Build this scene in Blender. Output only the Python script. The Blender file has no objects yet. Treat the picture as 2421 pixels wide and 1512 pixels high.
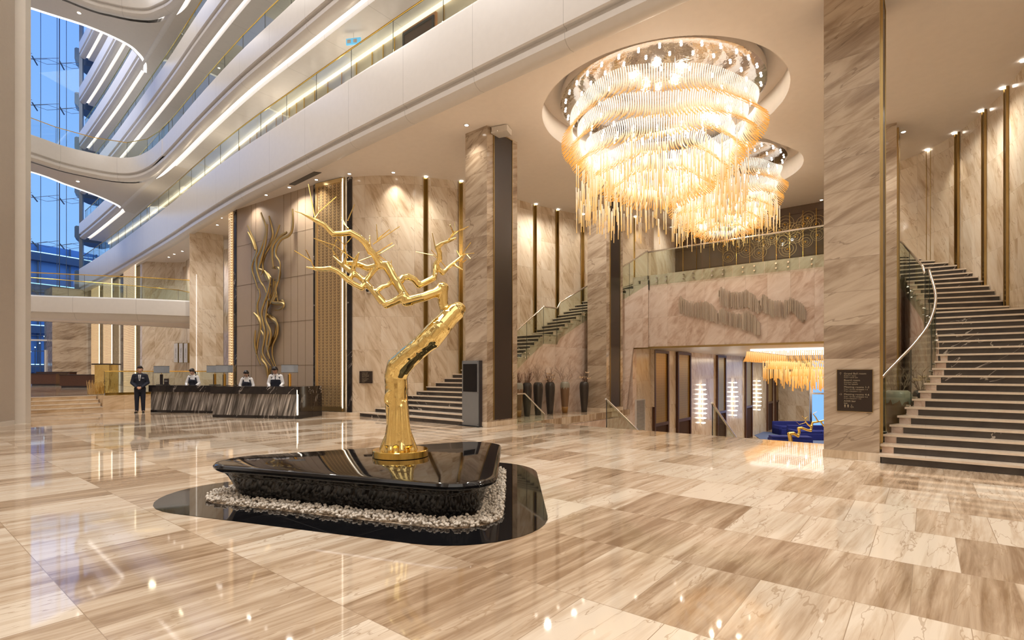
import bpy, bmesh, math, random
from mathutils import Vector, Matrix
random.seed(7)
sc = bpy.context.scene
COL = sc.collection
# ------------------------------------------------------------------ camera
F, CX, HY, EYE = 1225.0, 1210.5, 878.0, 1.5          # focal length, centre column, horizon row (2421 px frame), eye height
SN, CS = 0.6239, 0.7815
cam_d = bpy.data.cameras.new('camera'); cam = bpy.data.objects.new('camera', cam_d); COL.objects.link(cam)
cam.location = (0, 0, EYE); cam.rotation_euler = (math.pi/2, 0, math.asin(SN))
cam_d.sensor_width = 36.0; cam_d.lens = F/2421*36.0; cam_d.shift_y = (HY-756)/2421; cam_d.clip_end = 400; cam_d.clip_start = 0.05
sc.camera = cam
sc.view_settings.view_transform = 'Standard'; sc.view_settings.look = 'None'
sc.view_settings.gamma = 1; sc.view_settings.exposure = 0.14; sc.view_settings.use_curve_mapping = False
cy = sc.cycles
cy.use_denoising = True; cy.max_bounces = 8; cy.diffuse_bounces = 4; cy.glossy_bounces = 4; cy.transmission_bounces = 6
cy.transparent_max_bounces = 16; cy.caustics_reflective = False; cy.caustics_refractive = False
cy.sample_clamp_indirect = 4.0; cy.blur_glossy = 0.3; cy.use_adaptive_sampling = True; cy.adaptive_threshold = 0.03
# ------------------------------------------------------------------ world: blue dusk
w = bpy.data.worlds.new('dusk'); sc.world = w; w.use_nodes = True
nt = w.node_tree; bg = nt.nodes['Background']
tc = nt.nodes.new('ShaderNodeTexCoord'); sx = nt.nodes.new('ShaderNodeSeparateXYZ'); cr = nt.nodes.new('ShaderNodeValToRGB')
nt.links.new(tc.outputs['Generated'], sx.inputs[0]); nt.links.new(sx.outputs['Z'], cr.inputs[0]); nt.links.new(cr.outputs[0], bg.inputs[0])
cr.color_ramp.elements[0].color = (0.32, 0.57, 1.0, 1); cr.color_ramp.elements[0].position = 0.0
cr.color_ramp.elements[1].color = (0.20, 0.38, 0.95, 1); cr.color_ramp.elements[1].position = 0.7
bg.inputs[1].default_value = 1.05

def add_light(kind, name, loc, energy, color=(1, .93, .85), size=1.0, size_y=None, rot=(0, 0, 0), spot=None, blend=0.6, spread=None):
    l = bpy.data.lights.new(name, kind); l.energy = energy; l.color = color
    if kind == 'AREA':
        l.size = size
        if size_y: l.shape = 'RECTANGLE'; l.size_y = size_y
        if spread: l.spread = spread
    else: l.shadow_soft_size = size
    if kind == 'SPOT': l.spot_size = spot; l.spot_blend = blend
    o = bpy.data.objects.new(name, l); COL.objects.link(o); o.location = loc; o.rotation_euler = rot
    return o
# ---- added ambient fill: unseen area lights under the roof and behind the viewer
add_light('AREA', 'atrium_fill', (-14, -1, 32.5), 9500, (1, .95, .90), 30, 14)
add_light('AREA', 'atrium_fill', (-38, 2, 32.5), 4200, (1, .95, .90), 14, 12)
add_light('AREA', 'hall_fill', (5, -3, 11.5), 500, (1, .93, .84), 12, 10)

# ------------------------------------------------------------------ coordinates
def W(r, d, z=0.0): return Vector((CS*r - SN*d, SN*r + CS*d, z))      # r to the right of the lens, d ahead of it -> room axes
def G(u, v, z=0.0):                                                  # point of the horizontal plane at height z seen at pixel (u, v)
    d = F*(EYE - z)/(v - HY); return W((u-CX)/F*d, d, z)
def D(u, v, d): return W((u-CX)/F*d, d, EYE - (v-HY)/F*d)
def onY(u, v, Y):
    t = (u-CX)/F; d = Y/(SN*t + CS); return W(t*d, d, EYE - (v-HY)/F*d)
def onX(u, v, X):
    t = (u-CX)/F; d = X/(CS*t - SN); return W(t*d, d, EYE - (v-HY)/F*d)
def onL(u, v, P, Q):                                                 # vertical plane through plan points P, Q
    P = Vector(P[:2]); Q = Vector(Q[:2]); n = Vector((-(Q-P).y, (Q-P).x)); a = W((u-CX)/F, 1)
    d = n.dot(P)/(n.x*a.x + n.y*a.y); return W((u-CX)/F*d, d, EYE - (v-HY)/F*d)
MX = -5.31                                                            # the stair hall is symmetrical about this plane
def mir(p): return Vector((2*MX - p[0], p[1], p[2] if len(p) > 2 else 0))
def lerp(a, b, t): return a + (b-a)*t
def table(tab, k):
    for (k0, a), (k1, b) in zip(tab, tab[1:]):
        if k <= k1: t = (k-k0)/(k1-k0); return Vector((lerp(a[0], b[0], t), lerp(a[1], b[1], t)))
    return Vector(tab[-1][1])
def smooth(pts, n=8, closed=False):                                   # Catmull-Rom through points
    P = [Vector(p) for p in pts]; out = []
    N = len(P); rng = range(N if closed else N-1)
    for i in rng:
        p1, p2 = P[i], P[(i+1) % N]
        p0 = P[(i-1) % N] if closed or i > 0 else p1*2 - p2
        p3 = P[(i+2) % N] if closed or i+2 < N else p2*2 - p1
        for j in range(n):
            t = j/n
            out.append(0.5*((2*p1) + (p2-p0)*t + (2*p0-5*p1+4*p2-p3)*t*t + (3*p1-p0-3*p2+p3)*t**3))
    if not closed: out.append(P[-1].copy())
    return out

# ------------------------------------------------------------------ materials
M = {}
def newmat(name):
    m = bpy.data.materials.new(name); m.use_nodes = True; M[name] = m
    return m, m.node_tree, m.node_tree.nodes['Principled BSDF']
def P(name, col, rough=.5, metal=0.0, spec=.5, emit=None, estr=0, coat=0, bump=None, noise=None):
    m, nt, b = newmat(name)
    b.inputs['Base Color'].default_value = (*col, 1); b.inputs['Roughness'].default_value = rough
    b.inputs['Metallic'].default_value = metal; b.inputs['Specular IOR Level'].default_value = spec
    b.inputs['Coat Weight'].default_value = coat
    if emit: b.inputs['Emission Color'].default_value = (*emit, 1); b.inputs['Emission Strength'].default_value = estr
    tcn = nt.nodes.new('ShaderNodeTexCoord')
    nz = nt.nodes.new('ShaderNodeTexNoise'); nz.inputs['Scale'].default_value = noise[0] if noise else 6; nz.inputs['Detail'].default_value = 4
    nt.links.new(tcn.outputs['Object'], nz.inputs['Vector'])
    amt = noise[1] if noise else .04
    mx = nt.nodes.new('ShaderNodeMix'); mx.data_type = 'RGBA'
    mx.inputs[6].default_value = (*[c*(1-amt) for c in col], 1); mx.inputs[7].default_value = (*[min(1, c*(1+amt)) for c in col], 1)
    nt.links.new(nz.outputs[0], mx.inputs[0]); nt.links.new(mx.outputs[2], b.inputs['Base Color'])
    if bump:
        n2 = nt.nodes.new('ShaderNodeTexNoise'); n2.inputs['Scale'].default_value = bump[0]; n2.inputs['Detail'].default_value = 3
        nt.links.new(tcn.outputs['Object'], n2.inputs['Vector'])
        bp = nt.nodes.new('ShaderNodeBump'); bp.inputs['Strength'].default_value = bump[1]; bp.inputs['Distance'].default_value = .02
        nt.links.new(n2.outputs[0], bp.inputs['Height']); nt.links.new(bp.outputs[0], b.inputs['Normal'])
    return m
def mth(nt, op, a, b=None, c=None):
    n = nt.nodes.new('ShaderNodeMath'); n.operation = op
    for i, x in enumerate((a, b, c)):
        if x is None: continue
        if isinstance(x, (int, float)): n.inputs[i].default_value = x
        else: nt.links.new(x, n.inputs[i])
    return n.outputs[0]
def ramp(nt, src, stops):
    r = nt.nodes.new('ShaderNodeValToRGB'); nt.links.new(src, r.inputs[0]); e = r.color_ramp.elements
    while len(e) < len(stops): e.new(0.5)
    for x, (p, c) in zip(e, stops): x.position = p; x.color = (*c, 1)
    return r.outputs[0]
def marble(name, stops, tile=(.57, 1.06), off=.5, ang=0.0, stretch=(6, .7), rough=.08, mortar=(.45, .36, .27), msize=.0025, shift=(0, 0), var=.16, vein=None, dist=.9, spec=.5, freq=2):
    """Stone slabs: a grid of tiles in UV metres, each with its own offset into streaked noise."""
    m, nt, b = newmat(name)
    tcn = nt.nodes.new('ShaderNodeTexCoord')
    mp = nt.nodes.new('ShaderNodeMapping'); mp.inputs['Location'].default_value = (shift[0], shift[1], 0)
    nt.links.new(tcn.outputs['UV'], mp.inputs[0])
    br = nt.nodes.new('ShaderNodeTexBrick'); nt.links.new(mp.outputs[0], br.inputs[0])
    br.offset = off; br.offset_frequency = freq; br.squash = 1
    for k, v in (('Color1', (0, 0, 0, 1)), ('Color2', (1, 1, 1, 1)), ('Mortar', (.5, .5, .5, 1))): br.inputs[k].default_value = v
    br.inputs['Scale'].default_value = 1; br.inputs['Mortar Size'].default_value = msize; br.inputs['Mortar Smooth'].default_value = 0
    br.inputs['Brick Width'].default_value = tile[0]; br.inputs['Row Height'].default_value = tile[1]
    rnd = nt.nodes.new('ShaderNodeRGBToBW'); nt.links.new(br.outputs['Color'], rnd.inputs[0])
    cb = nt.nodes.new('ShaderNodeCombineXYZ')
    nt.links.new(mth(nt, 'MULTIPLY', rnd.outputs[0], 57.0), cb.inputs[0]); nt.links.new(mth(nt, 'MULTIPLY', rnd.outputs[0], 31.0), cb.inputs[1]); nt.links.new(mth(nt, 'MULTIPLY', rnd.outputs[0], 11.0), cb.inputs[2])
    r1 = nt.nodes.new('ShaderNodeMapping'); r1.inputs['Rotation'].default_value = (0, 0, ang)
    nt.links.new(tcn.outputs['UV'], r1.inputs[0])
    ad = nt.nodes.new('ShaderNodeVectorMath'); ad.operation = 'ADD'; nt.links.new(r1.outputs[0], ad.inputs[0]); nt.links.new(cb.outputs[0], ad.inputs[1])
    def noise(sc_, det, ds):
        s = nt.nodes.new('ShaderNodeMapping'); s.inputs['Scale'].default_value = (sc_[0], sc_[1], 1); nt.links.new(ad.outputs[0], s.inputs[0])
        n = nt.nodes.new('ShaderNodeTexNoise'); n.inputs['Scale'].default_value = 1; n.inputs['Detail'].default_value = det
        n.inputs['Distortion'].default_value = ds; n.inputs['Roughness'].default_value = .6
        nt.links.new(s.outputs[0], n.inputs['Vector']); return n.outputs[0]
    n1 = noise(stretch, 5, dist); n2 = noise((stretch[0]*3.2, stretch[1]*1.6), 4, dist*.6); n3 = noise((stretch[0]*.3, stretch[1]*.8), 2, dist)
    mixv = mth(nt, 'ADD', mth(nt, 'MULTIPLY', n1, .55), mth(nt, 'ADD', mth(nt, 'MULTIPLY', n2, .22), mth(nt, 'MULTIPLY', n3, .23)))
    mixv = mth(nt, 'ADD', mixv, mth(nt, 'MULTIPLY', mth(nt, 'SUBTRACT', rnd.outputs[0], .5), var))
    col = ramp(nt, mixv, stops)
    if vein:                                                          # thin sharp veins: (colour, width, scale)
        s = nt.nodes.new('ShaderNodeMapping'); s.inputs['Scale'].default_value = (vein[2], vein[2]*(.35 if vein[0][0] > .45 else .16), 1); nt.links.new(ad.outputs[0], s.inputs[0])
        n = nt.nodes.new('ShaderNodeTexNoise'); n.inputs['Scale'].default_value = 1; n.inputs['Detail'].default_value = 4; n.inputs['Distortion'].default_value = 1.5 if vein[0][0] > .45 else .35
        nt.links.new(s.outputs[0], n.inputs['Vector'])
        f = mth(nt, 'LESS_THAN', mth(nt, 'ABSOLUTE', mth(nt, 'SUBTRACT', n.outputs[0], .5)), vein[1])
        if len(vein) > 3:
            g = mth(nt, 'GREATER_THAN', noise((1.1, .8), 2, .4), vein[3]); f = mth(nt, 'MULTIPLY', f, g)
        mv = nt.nodes.new('ShaderNodeMix'); mv.data_type = 'RGBA'; nt.links.new(mth(nt, 'MULTIPLY', f, .75 if vein[0][0] > .45 else .5), mv.inputs[0]); nt.links.new(col, mv.inputs[6]); mv.inputs[7].default_value = (*vein[0], 1); col = mv.outputs[2]
    mm = nt.nodes.new('ShaderNodeMix'); mm.data_type = 'RGBA'; nt.links.new(br.outputs['Fac'], mm.inputs[0]); nt.links.new(col, mm.inputs[6]); mm.inputs[7].default_value = (*mortar, 1)
    nt.links.new(mm.outputs[2], b.inputs['Base Color']); b.inputs['Roughness'].default_value = rough; b.inputs['Specular IOR Level'].default_value = spec
    return m
BE = [(.32, (.27, .175, .105)), (.43, (.45, .335, .23)), (.50, (.57, .45, .33)), (.62, (.72, .62, .50))]
BW = [(.30, (.38, .27, .17)), (.41, (.56, .44, .31)), (.50, (.68, .57, .44)), (.66, (.76, .68, .57))]
marble('floor_marble', BE, tile=(.57, 1.062), ang=0.06, stretch=(7, .55), rough=.045, shift=(.076, -.854), mortar=(.34, .25, .17), var=.27, spec=.75, vein=((.34, .23, .14), .007, 5.5))
marble('wall_marble', BW, tile=(.56, 1.12), off=0.0, ang=-.5, stretch=(3.2, .7), rough=.16, mortar=(.46, .38, .29), var=.12, vein=((.36, .24, .15), .0045, 2.4))
marble('facade_marble', [(.30, (.42, .28, .20)), (.43, (.58, .43, .34)), (.52, (.70, .57, .48)), (.66, (.78, .67, .59))], tile=(.70, 1.2), off=0.0, ang=.8, stretch=(2.0, .8), rough=.2, mortar=(.5, .41, .33), var=.08, dist=2.2)
marble('column_marble', [(.30, (.19, .13, .09)), (.43, (.33, .25, .18)), (.52, (.46, .37, .28)), (.68, (.56, .47, .37))], tile=(30, .575), off=0.0, ang=1.15, stretch=(4.0, .7), rough=.12, mortar=(.26, .20, .15), var=.12, shift=(15, 0), vein=((.17, .12, .085), .0045, 2.0))
marble('plinth_marble', BW, tile=(.9, 5), off=0.0, ang=.1, stretch=(3, .8), rough=.1, var=.08)
marble('dark_marble', [(.3, (.010, .010, .012)), (.5, (.022, .019, .020)), (.7, (.042, .035, .032))], tile=(2.4, 9), off=0.0, ang=.6, stretch=(2, 1.4), rough=.12, mortar=(.01, .01, .01), vein=((.55, .50, .46), .008, 2.2, .53))
marble('stair_marble', [(.3, (.034, .030, .031)), (.5, (.06, .051, .047)), (.7, (.088, .074, .065))], tile=(2.4, 9), off=0.0, ang=.9, stretch=(2, 1.4), rough=.16, mortar=(.02, .02, .02), vein=((.5, .45, .4), .006, 1.8, .55))
marble('stripe_marble', [(.40, (.05, .045, .042)), (.46, (.14, .125, .115)), (.51, (.27, .25, .235)), (.58, (.62, .58, .54))], tile=(1.2, 9), off=0.0, ang=.28, stretch=(9, .5), rough=.12, var=.04, dist=.8)
marble('nosing_stone', [(.3, (.62, .51, .40)), (.7, (.76, .66, .54))], tile=(9, 9), off=0, rough=.2)
marble('step_marble', [(.3, (.42, .27, .14)), (.45, (.62, .45, .28)), (.55, (.74, .57, .38)), (.7, (.8, .66, .47))], tile=(1.3, 9), off=0.0, ang=1.3, stretch=(3, .8), rough=.12, var=.1)
marble('black_granite', [(.3, (.004, .004, .005)), (.7, (.009, .009, .010))], tile=(1.35, 1.35), off=0, rough=.035, mortar=(.05, .05, .05), msize=.002)
P('black_lacquer', (.006, .006, .007), .05, spec=.6)
P('white_paint', (.66, .62, .57), .38)
P('band_paint', (.70, .68, .66), .3)
def seams(name, every, w_):
    m = M[name]; nt = m.node_tree; b = nt.nodes['Principled BSDF']; src = b.inputs['Base Color'].links[0].from_socket
    t_ = nt.nodes.new('ShaderNodeTexCoord'); s_ = nt.nodes.new('ShaderNodeSeparateXYZ'); nt.links.new(t_.outputs['UV'], s_.inputs[0])
    f_ = mth(nt, 'LESS_THAN', mth(nt, 'FRACT', mth(nt, 'DIVIDE', s_.outputs['X'], every)), w_/every)
    x_ = nt.nodes.new('ShaderNodeMix'); x_.data_type = 'RGBA'; nt.links.new(mth(nt, 'MULTIPLY', f_, .45), x_.inputs[0]); nt.links.new(src, x_.inputs[6]); x_.inputs[7].default_value = (.2, .19, .18, 1)
    nt.links.new(x_.outputs[2], b.inputs['Base Color'])
seams('band_paint', 2.45, .014)
P('ceiling_paint', (.86, .79, .72), .6)
P('gallery_wall', (.60, .535, .43), .5)
P('wall_paper', (.46, .40, .34), .5, bump=(60, .5))
P('pale_panel', (.40, .31, .225), .42)
P('gold', (1.0, .70, .20), .07, 1, noise=(3, .05))
P('sculpture_gold', (.88, .69, .29), .045, 1, bump=(2.6, .35), noise=(3, .03))
P('brass', (.86, .56, .14), .12, 1)
P('brass_pale', (.85, .66, .34), .3, 1)
P('bronze_gold', (.48, .345, .145), .3, 1)
P('brass_dark', (.20, .125, .035), .2, 1)
P('bronze_panel', (.030, .021, .018), .38)
P('steel', (.75, .72, .68), .16, 1)
P('chrome', (.78, .76, .75), .10, 1, bump=(5, .5))
P('dark_metal', (.05, .055, .06), .35, .6)
P('kiosk_grey', (.24, .25, .26), .3, .5)
P('kiosk_dark', (.035, .03, .035), .3)
P('screen_black', (.006, .006, .008), .05)
P('sign_brown', (.020, .011, .008), .25)
P('sign_text', (.34, .28, .19), .4)
P('joint', (.20, .15, .10), .7, spec=.1)
P('walnut', (.085, .035, .020), .3, noise=(14, .25))
P('door_wood', (.50, .23, .09), .35, noise=(8, .2))
P('door_dark', (.055, .025, .013), .7, spec=.2)
P('brown_wall', (.095, .055, .030), .45)
P('navy_suit', (.010, .013, .028), .8)
P('navy_vest', (.012, .015, .030), .8)
P('white_shirt', (.74, .74, .76), .8)
P('skin', (.62, .36, .25), .55)
P('skin_pale', (.72, .46, .35), .55)
P('hair', (.010, .007, .006), .5)
P('shoe', (.008, .008, .008), .25)
P('lip', (.45, .14, .12), .5)
P('lamp_shade', (.20, .21, .225), .8, emit=(.75, .78, .82), estr=.07, noise=(4, .3))
P('sofa_blue', (.012, .022, .20), .85, bump=(30, .2))
P('rug_blue', (.12, .17, .34), .95, bump=(60, .3))
P('pebble', (.74, .68, .60), .45, noise=(9, .22))
P('glaze_dark', (.040, .034, .032), .14)
P('glaze_brown', (.20, .115, .065), .3)
P('glaze_ochre', (.32, .17, .05), .3)
P('glaze_grey', (.30, .29, .24), .3)
P('twig', (.16, .085, .055), .7)
P('twig_pale', (.34, .24, .18), .7)
P('flower', (.72, .54, .36), .7)
P('rod_metal', (.54, .45, .36), .45, .1)
P('facade_steel', (.10, .13, .18), .4, .5)
P('outside_dark', (.07, .11, .19), .35)
P('outside_wall', (.14, .32, .66), .5)
P('grass_bank', (.04, .12, .10), .9)
P('grille_white', (.62, .58, .54), .4)
P('grille_dark', (.10, .09, .085), .6)
def E(name, col, s):
    m, nt, b = newmat(name); b.inputs['Base Color'].default_value = (*[c*.5 for c in col], 1)
    b.inputs['Emission Color'].default_value = (*col, 1); b.inputs['Emission Strength'].default_value = s
E('cove_glow', (1.0, .94, .88), 1.7)
E('warm_glow', (1.0, .80, .50), 3.2)
E('strip_glow', (1.0, .88, .70), 2.6)
E('corridor_glow', (1.0, .84, .62), 1.5)
E('lens_glow', (1.0, .90, .78), 9.0)
E('bulb_glow', (1.0, .95, .88), 9.0)
E('sconce_glow', (1.0, .95, .86), 5.0)
E('recess_glow', (1.0, .96, .90), 1.1)
E('cool_strip', (.55, .8, 1.0), 1.6)
E('street_lamp', (.7, .95, 1.0), 3.0)
E('exit_green', (.15, .75, .55), 1.0)
E('exit_blue', (.15, .5, .75), .8)
def glassmat(name, tint, ior=1.5, tr=1.0):
    m, nt, b = newmat(name); nt.nodes.remove(b)
    out = nt.nodes['Material Output']; t = nt.nodes.new('ShaderNodeBsdfTransparent'); t.inputs[0].default_value = (*tint, 1)
    g = nt.nodes.new('ShaderNodeBsdfGlossy'); g.inputs['Roughness'].default_value = .0
    fr = nt.nodes.new('ShaderNodeFresnel'); fr.inputs[0].default_value = ior
    mx = nt.nodes.new('ShaderNodeMixShader'); ge = nt.nodes.new('ShaderNodeNewGeometry'); nt.links.new(mth(nt, 'MULTIPLY', fr.outputs[0], mth(nt, 'SUBTRACT', 1.0, ge.outputs['Backfacing'])), mx.inputs[0]); nt.links.new(t.outputs[0], mx.inputs[1]); nt.links.new(g.outputs[0], mx.inputs[2])
    nt.links.new(mx.outputs[0], out.inputs[0])
glassmat('rail_glass', (.92, .96, .94), 1.95)
glassmat('stair_glass', (.90, .94, .90), 1.35)
glassmat('window_glass', (.90, .96, 1.0), 1.25)
def tubeglass(name, c_top, c_bot, z0, z1, em_t, em_b):
    """Lit art glass: clear white at the top running to amber at the tip (tint of the glass itself), in object height z0..z1."""
    m, nt, b = newmat(name); tcn = nt.nodes.new('ShaderNodeTexCoord'); s = nt.nodes.new('ShaderNodeSeparateXYZ'); nt.links.new(tcn.outputs['UV'], s.inputs[0])
    cl = ramp(nt, s.outputs['Y'], [(z0, c_bot), (z1, c_top)])
    em = ramp(nt, s.outputs['Y'], [(z0, (em_b,)*3), (z1, (em_t,)*3)])
    nt.links.new(cl, b.inputs['Base Color']); nt.links.new(cl, b.inputs['Emission Color']); nt.links.new(em, b.inputs['Emission Strength'])
    b.inputs['Roughness'].default_value = .12
    out = nt.nodes['Material Output']; tr = nt.nodes.new('ShaderNodeBsdfTransparent'); tl = nt.nodes.new('ShaderNodeBsdfTranslucent'); nt.links.new(cl, tl.inputs[0])
    a = nt.nodes.new('ShaderNodeMixShader'); a.inputs[0].default_value = .45; nt.links.new(b.outputs[0], a.inputs[1]); nt.links.new(tl.outputs[0], a.inputs[2])
    c = nt.nodes.new('ShaderNodeMixShader'); c.inputs[0].default_value = .22; nt.links.new(a.outputs[0], c.inputs[1]); nt.links.new(tr.outputs[0], c.inputs[2])
    nt.links.new(c.outputs[0], out.inputs[0])
tubeglass('amber_glass', (1, .97, .92), (.95, .60, .15), .06, .66, .66, .32)
tubeglass('rod_glass', (1, .95, .86), (.96, .72, .30), .0, .9, .34, .28)
tubeglass('hall_glass', (1, .82, .48), (.93, .58, .15), .0, 1.0, .5, .38)
# woven brass lattice: upright plaits of slanted leaf-shaped openings
def lattice(name, pitch, step, metal_col, hole_col, emh=0.0, ecol=(1, .7, .35)):
    m, nt, b = newmat(name); tcn = nt.nodes.new('ShaderNodeTexCoord'); s = nt.nodes.new('ShaderNodeSeparateXYZ'); nt.links.new(tcn.outputs['UV'], s.inputs[0])
    uu = mth(nt, 'SUBTRACT', mth(nt, 'FRACT', mth(nt, 'DIVIDE', s.outputs['X'], pitch)), .5); au = mth(nt, 'ABSOLUTE', uu)
    vv = mth(nt, 'FRACT', mth(nt, 'SUBTRACT', mth(nt, 'DIVIDE', s.outputs['Y'], step), mth(nt, 'MULTIPLY', au, 2.6)))
    dv = mth(nt, 'ABSOLUTE', mth(nt, 'SUBTRACT', vv, .5))
    du = mth(nt, 'ABSOLUTE', mth(nt, 'SUBTRACT', au, .16))
    hole = mth(nt, 'LESS_THAN', mth(nt, 'ADD', mth(nt, 'MULTIPLY', dv, .34), du), .15)
    mx = nt.nodes.new('ShaderNodeMix'); mx.data_type = 'RGBA'; nt.links.new(hole, mx.inputs[0]); mx.inputs[6].default_value = (*metal_col, 1); mx.inputs[7].default_value = (*hole_col, 1)
    nt.links.new(mx.outputs[2], b.inputs['Base Color']); b.inputs['Roughness'].default_value = .32
    nt.links.new(mth(nt, 'SUBTRACT', .75, mth(nt, 'MULTIPLY', hole, .75)), b.inputs['Metallic'])
    bp = nt.nodes.new('ShaderNodeBump'); bp.inputs['Strength'].default_value = .6; bp.inputs['Distance'].default_value = .03
    nt.links.new(mth(nt, 'SUBTRACT', 1.0, hole), bp.inputs['Height']); nt.links.new(bp.outputs[0], b.inputs['Normal'])
    if emh: b.inputs['Emission Color'].default_value = (*ecol, 1); nt.links.new(mth(nt, 'MULTIPLY', hole, emh), b.inputs['Emission Strength'])
lattice('lattice_gold', .185, .10, (.72, .52, .27), (.085, .045, .02))
lattice('lattice_lit', .14, .11, (.62, .42, .20), (.7, .42, .18), 1.5, (1, .68, .36))
lattice('lattice_fine', .11, .11, (.50, .33, .09), (.24, .14, .035))

# ------------------------------------------------------------------ mesh building
class MB:
    def __init__(s): s.v = []; s.f = []; s.uv = []
    def quad(s, pts, uv=None): 
        i = len(s.v); s.v += [tuple(p) for p in pts]; s.f.append(tuple(range(i, i+len(pts)))); s.uv.append(uv)
    def face(s, idx, uv=None): s.f.append(tuple(idx)); s.uv.append(uv)
    def box(s, c, size, rz=0.0, taper=1.0):
        a, b_, h = size[0]/2, size[1]/2, size[2]/2; cs, sn = math.cos(rz), math.sin(rz); i = len(s.v)
        for dz in (-1, 1):
            k = taper if dz > 0 else 1
            for dx, dy in ((-1, -1), (1, -1), (1, 1), (-1, 1)):
                x, y = dx*a*k, dy*b_*k; s.v.append((c[0]+x*cs-y*sn, c[1]+x*sn+y*cs, c[2]+dz*h))
        for f in ((0, 3, 2, 1), (4, 5, 6, 7), (0, 1, 5, 4), (1, 2, 6, 5), (2, 3, 7, 6), (3, 0, 4, 7)): s.face([i+k for k in f])
        return s
    def box2(s, x0, x1, y0, y1, z0, z1): return s.box(((x0+x1)/2, (y0+y1)/2, (z0+z1)/2), (abs(x1-x0), abs(y1-y0), abs(z1-z0)))
    def prism(s, poly, z0, z1, poly2=None):
        n = len(poly); i = len(s.v); q = poly2 or poly
        s.v += [(p[0], p[1], z0) for p in poly] + [(p[0], p[1], z1) for p in q]
        L = [0.0]
        for k in range(n): L.append(L[-1] + (Vector(poly[(k+1) % n][:2])-Vector(poly[k][:2])).length)
        for k in range(n):
            j = (k+1) % n; s.face((i+k, i+j, i+n+j, i+n+k), [(L[k], z0), (L[k+1], z0), (L[k+1], z1), (L[k], z1)])
        s.face(range(i+n-1, i-1, -1)); s.face(range(i+n, i+2*n)); return s
    def tube(s, pts, rad, n=8, cap=True, flat=None, up=None):
        pts = [Vector(p) for p in pts]; m = len(pts); rad = rad if isinstance(rad, (list, tuple)) else [rad]*m
        i = len(s.v); ref = None; L = 0
        for k in range(m):
            t = (pts[min(k+1, m-1)]-pts[max(k-1, 0)])
            if t.length < 1e-9: t = Vector((0, 0, 1))
            t.normalize()
            if ref is None: ref = Vector(up) if up else (Vector((1, 0, 0)) if abs(t.z) > .8 else Vector((0, 0, 1)))
            a = (ref - t*ref.dot(t))
            if a.length < 1e-4: a = t.orthogonal()
            a.normalize(); b_ = t.cross(a); ref = a
            for j in range(n):
                th = 2*math.pi*j/n + (math.pi/n if n == 4 else 0); c, q = math.cos(th), math.sin(th)
                off = a*(c*rad[k]*(flat[0] if flat else 1)) + b_*(q*rad[k]*(flat[1] if flat else 1))
                s.v.append(tuple(pts[k]+off))
        tl = [k/(m-1) for k in range(m)]
        for k in range(m-1):
            for j in range(n):
                j2 = (j+1) % n; s.face((i+k*n+j, i+k*n+j2, i+(k+1)*n+j2, i+(k+1)*n+j), [(j/n, 1-tl[k]), ((j+1)/n, 1-tl[k]), ((j+1)/n, 1-tl[k+1]), (j/n, 1-tl[k+1])])
        if cap: s.face(range(i+n-1, i-1, -1), [(0, 1)]*n); s.face(range(i+(m-1)*n, i+m*n), [(0, 0)]*n)
        return s
    def lathe(s, prof, c=(0, 0, 0), n=24, sx=1, sy=1):
        i = len(s.v); m = len(prof)
        for r, z in prof:
            for j in range(n): th = 2*math.pi*j/n; s.v.append((c[0]+r*math.cos(th)*sx, c[1]+r*math.sin(th)*sy, c[2]+z))
        for k in range(m-1):
            for j in range(n): j2 = (j+1) % n; s.face((i+k*n+j, i+k*n+j2, i+(k+1)*n+j2, i+(k+1)*n+j))
        s.face(range(i+n-1, i-1, -1)); s.face(range(i+(m-1)*n, i+m*n)); return s
    def ball(s, c, r, n=10, sc3=(1, 1, 1)):
        m = max(4, n//2); i = len(s.v)
        for k in range(1, m):
            ph = math.pi*k/m
            for j in range(n): th = 2*math.pi*j/n; s.v.append((c[0]+r*sc3[0]*math.sin(ph)*math.cos(th), c[1]+r*sc3[1]*math.sin(ph)*math.sin(th), c[2]+r*sc3[2]*math.cos(ph)))
        t = len(s.v); s.v += [(c[0], c[1], c[2]+r*sc3[2]), (c[0], c[1], c[2]-r*sc3[2])]
        for k in range(m-2):
            for j in range(n): j2 = (j+1) % n; s.face((i+k*n+j, i+(k+1)*n+j, i+(k+1)*n+j2, i+k*n+j2))
        for j in range(n): j2 = (j+1) % n; s.face((t, i+j, i+j2)); s.face((t+1, i+(m-2)*n+j2, i+(m-2)*n+j))
        return s
    def sweep(s, curve, prof, closed_prof=True, closed=False):
        """prof: (offset to the +normal side, z) swept along a plan curve."""
        nrm = normals(curve, closed); i = len(s.v); n = len(prof); L = 0; Ls = []; Pl = [0]
        for k, c in enumerate(curve):
            if k: L += (Vector(c[:2])-Vector(curve[k-1][:2])).length
            Ls.append(L)
            for o, z in prof: s.v.append((c[0]+nrm[k].x*o, c[1]+nrm[k].y*o, z))
        for a in range(n): q, r = prof[a], prof[(a+1) % n]; Pl.append(Pl[-1]+math.hypot(q[0]-r[0], q[1]-r[1]))
        m = len(curve); kk = m if closed else m-1
        for k in range(kk):
            k2 = (k+1) % m
            for j in range(n if closed_prof else n-1):
                j2 = (j+1) % n; z0, z1 = prof[j][1], prof[j2][1]
                v0, v1 = (z0, z1) if abs(z1-z0) > .3 else (Pl[j], Pl[j+1])
                s.face((i+k*n+j, i+k2*n+j, i+k2*n+j2, i+k*n+j2), [(Ls[k], v0), (Ls[k2] if k2 else L+.5, v0), (Ls[k2] if k2 else L+.5, v1), (Ls[k], v1)])
        if closed_prof and not closed: s.face([i+j for j in range(n)]); s.face([i+(m-1)*n+j for j in range(n-1, -1, -1)])
        return s
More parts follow.
